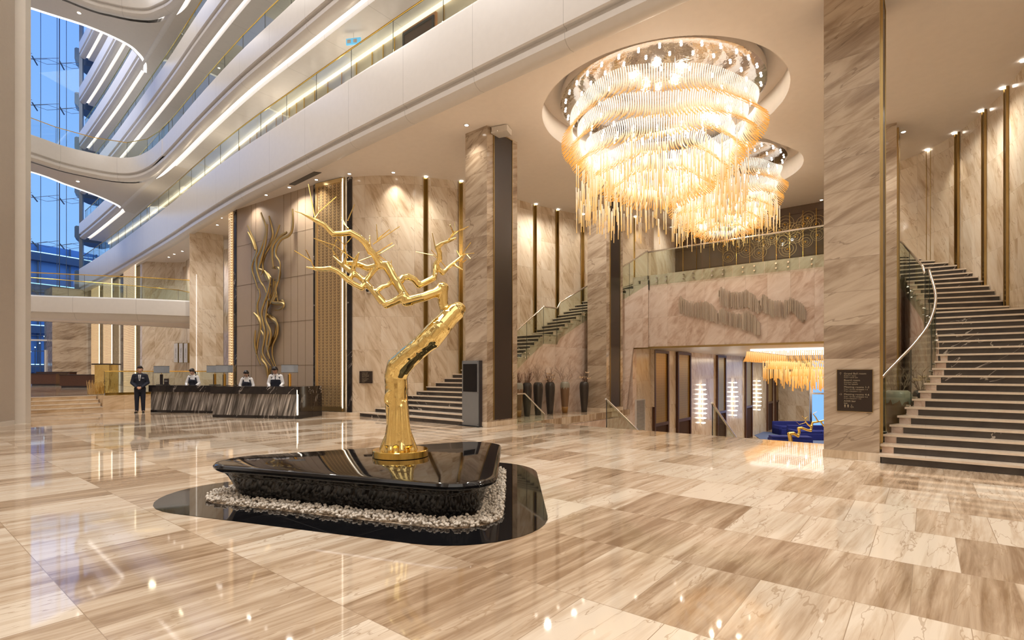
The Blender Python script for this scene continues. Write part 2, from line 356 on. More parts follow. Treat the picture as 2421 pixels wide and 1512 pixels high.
    def mesh(s, name, smooth_=False):
        me = bpy.data.meshes.new(name); me.from_pydata(s.v, [], s.f); uvl = me.uv_layers.new(name='uv')
        vs = [Vector(v) for v in s.v]; li = 0
        for f, uv in zip(s.f, s.uv):
            if uv is None:
                n = Vector((0, 0, 0))
                for a in range(1, len(f)-1): n += (vs[f[a]]-vs[f[0]]).cross(vs[f[a+1]]-vs[f[0]])
                if n.length > 0: n.normalize()
                if abs(n.z) > .7: uv = [(vs[a].x, vs[a].y) for a in f]
                else:
                    t = Vector((-n.y, n.x, 0)); t = t.normalized() if t.length else Vector((1, 0, 0)); uv = [(vs[a].dot(t), vs[a].z) for a in f]
            for q in uv: uvl.data[li].uv = q; li += 1
        if smooth_:
            me.polygons.foreach_set('use_smooth', [True]*len(me.polygons))
            me.update()
            if smooth_ != 'all': me.set_sharp_from_angle(angle=math.radians(40))
        me.update(); return me
    def build(s, name, mat, parent=None, smooth_=False, **kw):
        me = s.mesh(name, smooth_); me.materials.append(M[mat] if isinstance(mat, str) else mat)
        o = bpy.data.objects.new(name, me); COL.objects.link(o)
        if parent: o.parent = parent; o.matrix_parent_inverse = world_inv(parent)
        for k, v in kw.items(): o[k] = v
        return o
def world_of(o):
    m = Matrix.LocRotScale(o.location, o.rotation_euler, o.scale)
    return world_of(o.parent) @ o.matrix_parent_inverse @ m if o.parent else m
def world_inv(o): return world_of(o).inverted()
def normals(curve, closed=False):
    out = []; n = len(curve)
    for k in range(n):
        a = Vector(curve[(k-1) % n if closed else max(k-1, 0)][:2]); b_ = Vector(curve[(k+1) % n if closed else min(k+1, n-1)][:2])
        t = (b_-a).normalized(); out.append(Vector((t.y, -t.x)))
    return out
def struct(name, mb, mat, smooth_=False, parent=None):
    o = mb.build(name, mat, parent, smooth_)
    if not parent: o['kind'] = 'structure'
    return o
def thing(name, label, cat, loc=(0, 0, 0), group=None, rz=0.0):
    o = bpy.data.objects.new(name, None); COL.objects.link(o); o.location = loc; o.rotation_euler = (0, 0, rz)
    o['label'] = label; o['category'] = cat
    if group: o['group'] = group
    return o
def tag(o, label, cat, group=None, kind=None):
    o['label'] = label; o['category'] = cat
    if group: o['group'] = group
    if kind: o['kind'] = kind
    return o
def dup(root, loc=None, rz=None, label=None, scale=None):
    def cp(o, par):
        c = o.copy(); COL.objects.link(c); c.parent = par
        for ch in [x for x in bpy.data.objects if x.parent == o]: cp(ch, c)
        return c
    c = cp(root, None)
    if loc is not None: c.location = loc
    if rz is not None: c.rotation_euler = (0, 0, rz)
    if label: c['label'] = label
    if scale: c.scale = scale
    return c
TS = bpy.data.scenes.new('workshop')
def capsule_union(name, segs, voxel, inflate=0.0, smooth_it=2):
    """One continuous surface around tapered limbs: segs = (p0, p1, r0, r1[, flat_y])."""
    mb = MB()
    for sg in segs:
        p0, p1, r0, r1 = Vector(sg[0]), Vector(sg[1]), sg[2]+inflate, sg[3]+inflate; fy = sg[4] if len(sg) > 4 else 1.0
        i = len(mb.v); t = (p1-p0); L = max(t.length, 1e-5); t = t/L if t.length > 1e-6 else Vector((0, 0, 1))
        pts, rr = [], []
        for a in (-80, -45, -15): pts.append(p0+t*(r0*math.sin(math.radians(a)))); rr.append(r0*math.cos(math.radians(a)))
        for a in (15, 45, 80): pts.append(p1+t*(r1*math.sin(math.radians(a)))); rr.append(r1*math.cos(math.radians(a)))
        mb.tube(pts, rr, 14)
        if fy != 1.0:
            for k in range(i, len(mb.v)):
                x, y, z = mb.v[k]; q = max(0, min(1, (Vector((x, y, z))-p0).dot(t)/L)); cy_ = (p0+(p1-p0)*q).y
                mb.v[k] = (x, cy_+(y-cy_)*fy, z)
    me = mb.mesh(name); tmp = bpy.data.objects.new(name, me); TS.collection.objects.link(tmp)
    r = tmp.modifiers.new('r', 'REMESH'); r.mode = 'VOXEL'; r.voxel_size = voxel; r.use_smooth_shade = True
    s = tmp.modifiers.new('s', 'SMOOTH'); s.factor = .5; s.iterations = smooth_it
    bpy.context.window.scene = TS; dg = bpy.context.evaluated_depsgraph_get(); dg.update()
    out = bpy.data.meshes.new_from_object(tmp.evaluated_get(dg)); bpy.data.objects.remove(tmp); bpy.data.meshes.remove(me); bpy.context.window.scene = sc
    out.name = name; out.polygons.foreach_set('use_smooth', [True]*len(out.polygons)); return out
def put(name, me, mat, parent=None, **kw):
    me.materials.clear(); me.materials.append(M[mat]); o = bpy.data.objects.new(name, me); COL.objects.link(o)
    if parent: o.parent = parent; o.matrix_parent_inverse = world_inv(parent)
    for k, v in kw.items(): o[k] = v
    return o
# ================================================================== THE SETTING
CEIL, Z2, ZL = 8.12, 5.25, -2.85          # hall ceiling, upper floor, lower hall floor
XL, XR = -9.25, -1.37                      # stairwell sides
# ---- floors
mb = MB()
def slab(mb, x0, x1, y0, y1, z, t=.25): mb.box2(x0, x1, y0, y1, z-t, z)
slab(mb, -25.0, 14, -16, 12.45, 0); slab(mb, -25.0, XL, 12.45, 24, 0); slab(mb, XR, 14, 12.45, 24, 0)
struct('floor', mb, 'floor_marble')
mb = MB(); mb.box2(-72, -25.9, -16, 24, .2, .56); struct('floor_upper_terrace', mb, 'floor_marble')
mb = MB(); mb.box2(-9.6, 8, 12.4, 47, ZL-.2, ZL); struct('floor_lower_hall', mb, 'floor_marble')
mb = MB(); mb.prism([(-8.5, 19.2), (2*MX+8.5, 19.2), (2*MX+9.95, 20.55), (2*MX+9.1, 23.5), (-9.1, 23.5), (-9.95, 20.55)], Z2-.35, Z2); struct('floor_upper_landing', mb, 'floor_marble')
# ---- steps up to the terrace on the left (four risers)
st = thing('terrace_steps', 'four broad beige marble steps rising to the lounge terrace at far left', 'steps', (-25, 0, 0))
for k in range(4):
    z0, z1 = .14*k, .14*(k+1); x = -24.9-.3*k
    s = MB().box2(x-1.3, x, -16, 5.8, z0+.001, z1-.03).build('step', 'step_marble', st)
    MB().box2(x-.42, x+.02, -16, 5.8, z1-.03, z1).build('tread', 'nosing_stone', s)
mb = MB(); mb.box2(-26.2, -24.98, 5.82, 14, -.1, .56); struct('terrace_cheek_wall', mb, 'step_marble')
# ---- stairwell down to the lower hall
dn = thing('stairs_down', 'wide beige marble steps going down from the lobby floor edge to the lower hall', 'stairs', (MX, 12.45, ZL))
N = 19
for k in range(1, N):
    z = ZL*k/N; y = 12.45+.30*(k-1)
    s = MB().box2(XL+.01, XR-.01, y+.01, y+.36, z-.6, z-.03).build('step', 'step_marble', dn)
    MB().box2(XL+.01, XR-.01, y+.01, y+.32, z-.03, z).build('tread', 'nosing_stone', s)
for x0, x1, nm in ((XL-.25, XL, 'wall_stairwell_left'), (XR, XR+.25, 'wall_stairwell_right')):
    mb = MB(); mb.box2(x0, x1, 12.2, 19.15, ZL, -.26); struct(nm, mb, 'facade_marble')
mb = MB(); mb.box2(XL, XR, 12.2, 12.44, ZL, -.26); struct('wall_stairwell_near', mb, 'facade_marble')
# ---- ceiling of the hall with its hour-glass recess
EDGE = [(14, 8.66), (4, 8.66), (-4, 8.65), (-8, 8.65), (-13, 8.7), (-17, 8.8), (-20.5, 8.9), (-25, 9.2), (-30, 9.62), (-36, 10.05), (-43, 10.5), (-50, 10.85), (-54, 11.0)]
EDGE = [Vector((x, y)) for x, y in EDGE]; EDGE = [Vector(p[:]) for p in smooth([(x, y, 0) for x, y in EDGE], 5)]
def off(curve, o): return [Vector((c[0]+n.x*o, c[1]+n.y*o)) for c, n in zip(curve, normals(curve))]
blob = []
for a in range(-90, 41, 10): blob.append((-5.3+2.95*math.cos(math.radians(a)), 12.6+2.95*math.sin(math.radians(a))))
blob.append((-3.66, 15.45))
for a in range(-25, 91, 12): blob.append((-5.3+2.35*math.cos(math.radians(a)), 18.0+2.35*math.sin(math.radians(a))))
blob = blob + [(2*-5.3-x, y) for x, y in blob[-2:0:-1]]
blob = [Vector((p.x, p.y)) for p in smooth([(x, y, 0) for x, y in blob], 3, closed=True)]
def filled(outer, holes, z, up=False):
    bm = bmesh.new()
    for lp in [outer]+holes:
        vs = [bm.verts.new((p[0], p[1], z)) for p in lp]
        for a, b_ in zip(vs, vs[1:]+vs[:1]): bm.edges.new((a, b_))
    bmesh.ops.triangle_fill(bm, use_beauty=True, use_dissolve=False, edges=bm.edges[:])
    bm.verts.index_update(); o = MB(); o.v = [tuple(v.co) for v in bm.verts]
    for f in bm.faces: o.face([v.index for v in f.verts], [(v.co.x, v.co.y) for v in f.verts])
    bm.free(); return o
rim = off(EDGE, .40)
mb = filled([tuple(p) for p in rim]+[(-60, 26), (14, 26)], [blob], CEIL)
struct('ceiling', mb, 'ceiling_paint')
top = filled([tuple(p) for p in rim]+[(-60, 26), (14, 26)], [], CEIL+.75); struct('ceiling_slab', top, 'ceiling_paint')
mb = MB(); mb.sweep(blob, [(0, CEIL), (0, CEIL+.6)], False, True); struct('ceiling_recess_wall', mb, 'ceiling_paint', True)
mb = filled(blob, [], CEIL+.6); struct('ceiling_recess_top', mb, 'ceiling_paint')
# ---- columns (0.8 x 1.32 m, stone with bronze panels on the two long sides)
def column(name, x1, y0, lab=None, dx=.8, dy=1.32, z1=CEIL, rz=0):
    x0 = x1-dx; mb = MB(); mb.box2(x0, x1, y0, y0+dy, .0, z1); o = struct(name, mb, 'column_marble')
    mb = MB(); mb.box2(x0-.012, x1+.012, y0-.012, y0+dy+.012, .001, .14); struct('column_baseboard', mb, 'plinth_marble', parent=o)
    for sx_ in ((x1,) if x1 < MX else (x0, x1)):
        s = 1 if sx_ == x1 else -1
        mb = MB(); mb.box2(sx_+s*.001, sx_+s*.022, y0+.27, y0+1.05, .18, z1-.06); struct('bronze_panel', mb, 'bronze_panel', parent=o)
        for y in (y0+.255, y0+1.05):
            mb = MB(); mb.box2(sx_+s*.001, sx_+s*.035, y, y+.015, .18, z1-.05); struct('brass_edge', mb, 'bronze_gold', parent=o)
        mb = MB(); mb.box2(sx_+s*.001, sx_+s*.035, y0+.255, y0+1.065, z1-.06, z1-.045); struct('brass_edge', mb, 'bronze_gold', parent=o)
    return o
YC = 10.5
for nm, x, y in (('column_front_west', -9.22, YC-.03), ('column_rear_west', -9.22, 17.14), ('column_front_east', -.6, YC+.05), ('column_rear_east', -.6, 17.14)): column(nm, x, y)
mb = MB(); pc = [(-26.62, 10.9), (-27.5, 11.3), (-28.05, 10.02), (-27.1, 9.6)]; mb.prism(pc, 0, CEIL); struct('column_reception', mb, 'wall_marble')
# ---- stair walls (curved, mirrored), with the upper landing wall
WALLP = [(-15.35, 10.36), (-14.6, 10.76), (-13.75, 11.45), (-13.3, 12.0), (-12.72, 12.95), (-12.45, 14.1), (-12.33, 15.4), (-12.09, 16.7), (-11.75, 17.87), (-11.25, 19.05), (-10.35, 20.15), (-9.0, 20.97)]
WC = [Vector((p.x, p.y)) for p in smooth([(x, y, 0) for x, y in WALLP], 6)]
def wallprof(t=.3, z0=0, z1=CEIL): return [(0, z0), (0, z1), (-t, z1), (-t, z0)]
mb = MB(); mb.sweep(WC, wallprof()); struct('wall_stair_left', mb, 'wall_marble', True)
WCm = [Vector((2*MX-p.x, p.y)) for p in WC][::-1]
mb = MB(); mb.sweep(WCm, wallprof()); struct('wall_stair_right', mb, 'wall_marble', True)
mb = MB(); mb.box2(4.5, 14, 10.0, 10.36, 0, CEIL); struct('wall_right_of_stair', mb, 'wall_marble')
mb = MB(); mb.box2(-9.3, -9.0, 20.9, 23.4, Z2-.3, CEIL); mb.box2(2*MX+9.0, 2*MX+9.3, 20.9, 23.4, Z2-.3, CEIL); struct('wall_landing_returns', mb, 'wall_marble')
mb = MB(); mb.box2(-13, 2.4, 23.3, 23.6, Z2, CEIL); struct('wall_landing_brown', mb, 'brown_wall')
mb = MB()
for z in (6.1, 7.0, 7.8): mb.box2(-9, -1.6, 23.29, 23.3, z, z+.012)
struct('trim_1', mb, 'door_dark')
# ---- facade of the upper landing over the way down
FX0, FX1 = -9.13, 2*MX+9.13
mb = MB(); mb.box2(FX0, FX1, 19.15, 19.5, 2.44, Z2); mb.box2(-9.95, FX0, 19.15, 19.5, ZL, 4.2); mb.box2(FX1, 2*MX+9.95, 19.15, 19.5, ZL, 4.2)
struct('wall_landing_facade', mb, 'facade_marble')
mb = MB(); mb.box2(FX0, FX1, 19.14, 19.145, 2.40, 2.47); struct('trim_2', mb, 'bronze_gold')
mb = MB(); mb.box2(FX0-.05, FX1+9, 19.5, 47, 2.46, 2.8); struct('ceiling_lower_hall', mb, 'white_paint')
# ---- lower hall
LX = FX0
mb = MB(); mb.box2(LX-.3, LX, 19.5, 45.2, ZL, 2.46); struct('wall_lower_left', mb, 'wall_marble')
e0 = onY(1914, 1000, 45).x
mb = MB(); mb.box2(LX, e0, 45.0, 45.3, ZL, 2.46); struct('wall_lower_end', mb, 'wall_marble')
mb = MB(); mb.box2(e0+4.6, 8, 45.0, 45.3, ZL, 2.46); mb.box2(7.7, 8, 19.5, 45, ZL, 2.46); struct('wall_lower_right', mb, 'wall_marble')
mb = MB()
for x in (e0+.1, e0+1.15, e0+3.0, e0+4.55): mb.box2(x-.07, x+.07, 44.95, 45.05, ZL, 2.46)
for z in (ZL+.1, -.15, 1.0, 2.4): mb.box2(e0, e0+4.6, 44.94, 45.06, z-.07, z+.07)
fr = struct('window_1', mb, 'steel')
mb = MB(); mb.box2(e0, e0+4.6, 44.99, 45.01, ZL, 2.46); struct('window_pane', mb, 'window_glass', parent=fr)
# gilded lattice bays along the lower hall's left wall
def bay(u0, u1, i):
    a = onX(u0, 900, LX+.02); b_ = onX(u1, 900, LX+.02); y0, y1 = a.y, b_.y
    t = thing('lattice_bay', ['nearest', 'second', 'third', 'fourth', 'fifth', 'sixth'][i]+' bronze-framed gilt lattice bay with dark doors below, counted into the lower hall', 'screen', (LX, y0, ZL), 'lattice bays along the lower hall wall')
    MB().box2(LX+.01, LX+.06, y0, y1, -.72, 2.30).build('lattice_panel', 'lattice_fine', t)
    MB().box2(LX+.01, LX+.05, y0, y1, ZL, -.86).build('door_leaf', 'door_dark', t)
    f = MB(); f.box2(LX+.01, LX+.12, y0-.12, y0, ZL, 2.42); f.box2(LX+.01, LX+.12, y1, y1+.12, ZL, 2.42); f.box2(LX+.01, LX+.12, y0, y1, 2.30, 2.42); f.box2(LX+.01, LX+.12, y0, y1, -.86, -.72)
    f.build('bronze_frame', 'door_wood' if 0 else 'walnut', t)
for i, (a, b_) in enumerate(((1546, 1575), (1601, 1628), (1695, 1712), (1762, 1775), (1813.5, 1824), (1832, 1839))): bay(a, b_, i)
# ---- reception wall: pale panels, black stone strips
RW0, RW1 = (-22.0, 9.53), (-16.97, 9.98)          # panelled part
SC1 = (-15.41, 10.30)
def rw(t): return (lerp(RW0[0], RW1[0], t), lerp(RW0[1], RW1[1], t))
RD = (Vector(RW1)-Vector(RW0)).normalized()
mb = MB(); mb.sweep([Vector(RW1), Vector(RW0)], [(0, 0), (0, CEIL), (.3, CEIL), (.3, 0)]); struct('wall_reception', mb, 'pale_panel')
mb = MB()                                          # thin panel joints
for u in (594.5, 605, 671, 688, 704, 722):
    p = onL(u, 700, RW0, RW1); mb.box((p.x, p.y-.002, CEIL/2), (.008, .010, CEIL), math.atan2(RD.y, RD.x))
for v0 in (583, 676, 771, 864, 930):
    p = onL(562, v0, RW0, RW1); m_ = rw(.5); mb.box((m_[0], m_[1]-.002, p.z), ((Vector(RW1)-Vector(RW0)).length, .010, .008), math.atan2(RD.y, RD.x))
struct('trim_3', mb, 'joint')
def strip(nm, P0, P1, z0, z1, mat, t=.12):
    mb = MB(); P0, P1 = Vector(P0), Vector(P1); d = (P1-P0).normalized(); n = Vector((d.y, -d.x))
    if n.y > 0: n = -n
    a, b_ = P0+n*.02, P1+n*.02; mb.prism([tuple(a), tuple(b_), tuple(b_-n*(t+.02)), tuple(a-n*(t+.02))], z0, z1); return mb
A1 = Vector(RW1); B1 = A1+(Vector(SC1)-A1).normalized()*.16
C1 = Vector(SC1); D1 = C1+Vector((.16, .06))
struct('trim_4', strip('', A1, B1, .1, CEIL, 0), 'dark_marble'); struct('trim_5', strip('', C1, D1, .1, CEIL, 0), 'dark_marble')
A0 = Vector(RW0)-RD*.22; struct('trim_6', strip('', A0, Vector(RW0), .1, CEIL, 0), 'dark_marble')
mb = MB(); mb.sweep([C1, A1], [(.02, 0), (.02, CEIL), (.35, CEIL), (.35, 0)]); struct('wall_behind_screen', mb, 'wall_marble')
mb = MB(); mb.sweep([Vector((-14.85, 10.62)), C1+Vector((.1, 0)), A1], [(-.16, 0), (-.16, .12), (.1, .12), (.1, 0)]); struct('baseboard_reception', mb, 'plinth_marble')
# ---- walls further left: returns to the pier and the lounge end
LW = [(-22.2, 9.50), (-22.75, 9.62), (-23.1, 9.9), (-23.3, 10.5), (-23.5, 12.0)]
mb = MB(); mb.sweep([Vector(p) for p in LW], [(0, 0), (0, CEIL), (.3, CEIL), (.3, 0)]); struct('wall_reception_return', mb, 'wall_marble')
LW2 = smooth([(-23.4, 12.4, 0), (-27, 12.3, 0), (-30.5, 12.2, 0), (-33.7, 11.95, 0), (-35.0, 12.1, 0), (-36.0, 11.5, 0), (-36.7, 10.6, 0), (-37.1, 10.45, 0)], 5)
mb = MB(); mb.sweep([Vector(p[:2]) for p in LW2], [(0, .0), (0, CEIL), (.3, CEIL), (.3, .0)]); struct('wall_lounge', mb, 'wall_marble', True)
mb = MB(); mb.sweep([Vector((-37.1, 10.5)), Vector((-38.2, 10.55)), Vector((-45, 11.1)), Vector((-54, 12.0))], [(0, 0), (0, CEIL), (.3, CEIL), (.3, 0)]); struct('wall_lounge_far', mb, 'dark_marble')
def lit_screen(u0, u1, v, P0, P1, i, z0=.56):
    a = onL(u0, v, P0, P1); b_ = onL(u1, v, P0, P1); d = Vector(((b_-a).x, (b_-a).y)).normalized(); n = Vector((d.y, -d.x)); n = -n if n.y > 0 else n
    t = thing('backlit_lattice_screen', ['nearest', 'middle', 'farthest'][i]+' of three tall backlit woven lattice screens beyond the lounge bridge', 'screen', (a.x, a.y, z0), 'backlit lattice screens')
    p = [Vector((q.x, q.y)) for q in (a, b_)]
    m = MB(); m.prism([tuple(p[0]+n*.12), tuple(p[1]+n*.12), tuple(p[1]+n*.03), tuple(p[0]+n*.03)], z0, CEIL-.01); m.build('lattice_panel', 'lattice_lit', t)
    for s, q in ((-1, p[0]), (1, p[1])):
        m = MB(); c = q+n*.09+d*s*.05; m.tube([(c.x, c.y, z0+.02), (c.x, c.y, CEIL-.05)], .02, 6); m.build('light_strip', 'strip_glow', t)
lit_screen(297, 324, 700, (-37.1, 10.4), (-38.2, 10.5), 0); lit_screen(249, 268, 700, (-44, 10.9), (-46, 11.0), 1); lit_screen(220, 238, 700, (-49, 11.35), (-52, 11.55), 2)
# stone wall and pier by the entrance, left of the screens
mb = MB(); mb.box2(-56, -53.2, 9.2, 12.5, .0, CEIL); struct('wall_entrance_pier', mb, 'column_marble')
# ---- the big pier at the picture's left edge
pp = [W(-14.14, 15.06), W(-14.25, 14.85), W(-14.05, 14.62), W(-13.87, 14.0), W(-13.2, 11.6), W(-16.5, 11.4), W(-17.0, 16.2)]
mb = MB(); mb.prism([(p.x, p.y) for p in pp[2:]]+[(pp[1].x, pp[1].y)], 0, 32.9); struct('wall_pier_left', mb, 'wall_paper')
mb = MB(); q = [W(-14.14, 15.06), W(-14.27, 14.84), W(-14.6, 15.0), W(-14.6, 15.35), W(-14.3, 15.4)]; mb.prism([(p.x, p.y) for p in q], 0, 32.9); struct('trim_7', mb, 'white_paint', True)
mb = MB(); mb.prism([(p.x, p.y) for p in [W(-14.03, 14.62), W(-13.84, 14.0), W(-13.17, 11.6), W(-13.3, 11.6), W(-14.2, 14.7)]], 0, .13); struct('baseboard_pier', mb, 'white_paint')
# ---- gallery bands
def band(i, zl, zt, light=True, curve=EDGE, ext=True):
    cv = list(curve); lw = .07 if i > 2 else 0
    pr = [(.08, zt), (.02, zt-.03), (0, zt-.1), (0, zl+.03), (.03, zl), (.12, zl), (.13, zl-.06), (.05, zl-.12), (.06, zl-.24), (.14, zl-.32), (.26, zl-.36), (.40, zl-.34)]
    if light: pr += [(.41, zl-.16), (.66-lw, zl-.16), (.67-lw, zl-.32), (2.3, zl-.32), (2.3, zt)]
    else: pr += [(.42, zl-.2), (.42, zl+.5), (2.3, zl+.5), (2.3, zt)]
    mb = MB(); mb.sweep(cv, pr); o = struct('gallery_band_%d' % i, mb, 'band_paint', True)
    o['kind'] = 'structure'
    if light:
        mb = MB(); mb.sweep(cv, [(.42, zl-.18), (.42, zl-.165), (.65-lw, zl-.165), (.65-lw, zl-.18)]); struct('cove_light', mb, 'cove_glow', parent=o)
    return o
LV = [(8.35, 9.92)]+[(12.7+3.7*k, 13.63+3.7*k) for k in range(5)]
OUT = [Vector((-55.2, 10.95)), Vector((-56.4, 11.3)), Vector((-57.2, 12.1)), Vector((-57.4, 13.2))]
for i, (zl, zt) in enumerate(LV):
    band(i+1, zl, zt, i > 0)
    mb = MB(); mb.sweep(OUT, [(.1, zt), (0, zt-.1), (0, zl), (.35, zl-.36), (2.0, zl-.36), (2.0, zt)]); struct('balcony_outside', mb, 'outside_dark', True)
    if i < len(LV)-1:                       # corridor wall on this floor
        z0, z1 = zt, LV[i+1][0]-.33
        mb = MB(); mb.sweep(off(EDGE, 2.0), [(0, z0), (0, z1), (.2, z1), (.2, z0)]); struct('wall_gallery_%d' % (i+1), mb, 'gallery_wall')
        mb = MB(); mb.sweep(off(EDGE, 1.9), [(0, z1-.12), (0, z1-.02), (.06, z1-.02), (.06, z1-.12)]); struct('cove_light_corridor', mb, 'corridor_glow')
# balustrades of the galleries: glass panels between dark seams, brass rail
def walk(curve, step):
    out = []; acc = 0; tgt = 0; L = 0
    for a, b_ in zip(curve, curve[1:]):
        d = (b_-a).length
        while tgt <= L+d and d > 0: out.append(a+(b_-a)*((tgt-L)/d)); tgt += step
        L += d
    return out
FLN = ['first', 'second', 'third', 'fourth', 'fifth']
def balustrade(name, label, pts, z0, h, mat='rail_glass', rail='brass', rr=.022, group=None, part='glass_panel'):
    t = thing(name, label, 'railing', (pts[0][0], pts[0][1], z0), group)
    for a, b_ in zip(pts, pts[1:]):
        d = (b_-a).normalized(); n = Vector((d.y, -d.x))*.006; a2, b2 = a+d*.012, b_-d*.012
        MB().prism([tuple(a2-n), tuple(b2-n), tuple(b2+n), tuple(a2+n)], z0, z0+h).build(part, mat, t)
    MB().tube([(p[0], p[1], z0+h+rr*.6) for p in pts], rr, 8).build('handrail', rail, t, True)
    for p in pts: MB().tube([(p[0], p[1], z0), (p[0], p[1], z0+h)], .008, 4).build('seam', 'dark_metal', t)
    return t
for i in range(4):
    zt = LV[i][1]
    c = off(EDGE, .14 if i == 0 else .3)
    balustrade('gallery_balustrade', FLN[i]+' gallery up: clear glass balustrade with thin brass rail above the white band', walk(c, 1.93), zt-.05, .98, group='glass balustrades of the atrium galleries')
# ---- bridges across the atrium
def bridge(i, near, far, zl, zt, light=True):
    """near / far: plan outlines of its two edges, both running away from the gallery."""
    near, far = [Vector((p[0], p[1])) for p in smooth([(x, y, 0) for x, y in near], 6)], [Vector((p[0], p[1])) for p in smooth([(x, y, 0) for x, y in far], 6)]
    pr = [(.1, zt), (.02, zt-.03), (0, zt-.1), (0, zl+.03), (.03, zl), (.12, zl), (.13, zl-.06), (.05, zl-.12), (.06, zl-.24), (.14, zl-.32), (.26, zl-.36), (.40, zl-.35)]
    mb = MB(); mb.sweep(near, pr+[(.41, zl-.12), (.6, zl-.12), (.6, zt)]); o = struct('bridge_%d' % i, mb, 'band_paint', True)
    mb = MB(); mb.sweep(near, [(.42, zl-.16), (.42, zl-.13), (.62, zl-.13), (.62, zl-.16)]); struct('cove_light', mb, 'cove_glow', parent=o)
    mb = MB(); mb.sweep(far[::-1], [(0, zt), (0, zl-.25), (.12, zl-.30), (.5, zl-.30), (.5, zt)]); struct('bridge_far_edge', mb, 'band_paint', True, parent=o)
    mb = MB(); mb.sweep(far[::-1], [(.13, zl-.345), (.13, zl-.31), (.28, zl-.31), (.28, zl-.345)]); struct('cove_light', mb, 'cove_glow', parent=o)
    inn = off(near, .62); mb = filled([tuple(p) for p in inn]+[tuple(p) for p in off(far[::-1], .3)]+[(far[0].x, far[0].y+.9), (near[0].x, near[0].y+1.3)], [], zl-.33); struct('bridge_soffit', mb, 'white_paint', parent=o)
    mb = filled([tuple(p) for p in off(near, .4)]+[tuple(p) for p in off(far[::-1], .3)], [], zt-.02); struct('bridge_deck', mb, 'white_paint', parent=o)
    return near, far
n2, f2 = bridge(1, [(-31.0, 9.68), (-33.2, 9.75), (-34.9, 9.5), (-35.8, 8.8), (-36.1, 7.6), (-36.1, 6.6), (-35.6, 5.0), (-34.6, 0), (-34, -10)], [(-42.6, 10.8), (-41.6, 10.35), (-40.8, 9.6), (-40.0, 8.6), (-39.2, 7.2), (-38.2, 5.4), (-37.2, 0), (-37, -10)], LV[1][0], LV[1][1])
balustrade('bridge_balustrade', 'curved glass balustrade with thin brass rail on the upper atrium bridge', walk(off(n2, .3), 1.6), LV[1][1]-.05, .98, group=None)
n4, f4 = bridge(2, [(-27.5, 9.42), (-29.2, 9.5), (-30.4, 9.3), (-31.4, 8.9), (-32.2, 7.8), (-32.6, 6.2), (-32.5, 0), (-32.4, -10)], [(-37.3, 10.55), (-36.2, 10.2), (-35.5, 9.7), (-35.0, 9.0), (-34.9, 7.4), (-35.4, 5.2), (-36.4, 0), (-37, -10)], LV[3][0], LV[3][1])
# low bridge at mezzanine height over the lounge
lowN = [Vector((p[0], p[1])) for p in smooth([(-27.25, 10.0, 0), (-28.4, 7.9, 0), (-29.7, 6.1, 0), (-30.9, 4.3, 0), (-33.5, -1, 0), (-36, -8, 0)], 5)]
lowF = [Vector((p[0], p[1])) for p in smooth([(-32.6, 12.3, 0), (-31.6, 11.0, 0), (-31.6, 9.4, 0), (-32.1, 7.0, 0), (-32.9, 4.4, 0), (-35.3, -1, 0), (-38, -8, 0)], 5)]
mb = MB(); mb.sweep(lowN, [(.1, 4.89), (0, 4.82), (-.02, 4.5), (0, 4.15), (.12, 4.12), (.16, 3.98), (.3, 3.86), (.6, 3.84), (.6, 4.89)]); struct('bridge_3', mb, 'band_paint', True)
mb = filled([tuple(p) for p in off(lowN, .5)]+[tuple(p) for p in lowF[::-1]], [], 3.86); struct('bridge_soffit_3', mb, 'ceiling_paint')
mb = filled([tuple(p) for p in off(lowN, .3)]+[tuple(p) for p in lowF[::-1]], [], 4.86); struct('bridge_deck_3', mb, 'white_paint')
mb = MB(); mb.sweep(lowF, [(0, 3.86), (0, 4.88), (-.15, 4.88), (-.15, 3.86)]); struct('bridge_back_3', mb, 'band_paint', True)
balustrade('bridge_balustrade', 'front glass balustrade with brass rail on the low white bridge over the lounge', walk(off(lowN, .12), 2.25), 4.88, .98)
balustrade('bridge_balustrade', 'rear glass balustrade with brass rail, curving off behind the low white bridge', walk(off(lowF, -.2), 2.25), 4.88, .98)
# ---- end wall of glass, its cables and the outside
FA = Vector((-54.2, 11.2)); FD = Vector((-.496, -.868))
def fw(t): return FA+FD*t
fz1 = 36
mb = MB()
for t in (0, 25): p = fw(t); mb.box((p.x, p.y, fz1/2), (.22, .3, fz1), math.atan2(FD.y, FD.x))
p, q = fw(0), fw(25)
gl = struct('window_2', mb, 'facade_steel')
nrm = Vector((-FD.y, FD.x))
mb = MB(); mb.prism([tuple(p), tuple(q), tuple(q+nrm*.02), tuple(p+nrm*.02)], .56, fz1); struct('window_pane', mb, 'window_glass', parent=gl)
mb = MB()
def fbar(t0, t1, z, r=.03, o=0.0): a, b_ = fw(t0)+nrm*o, fw(t1)+nrm*o; mb.tube([(a.x, a.y, z), (b_.x, b_.y, z)], r, 5)
for t in (1.0, 1.45, 1.6, 2.65): a = fw(t); mb.tube([(a.x, a.y, .56), (a.x, a.y, fz1)], .022 if t != 1.45 else .04, 5)
for t in range(5, 25, 3): a = fw(t); mb.tube([(a.x, a.y, .56), (a.x, a.y, fz1)], .03, 5)
struct('trim_8', mb, 'facade_steel')
mb = MB()
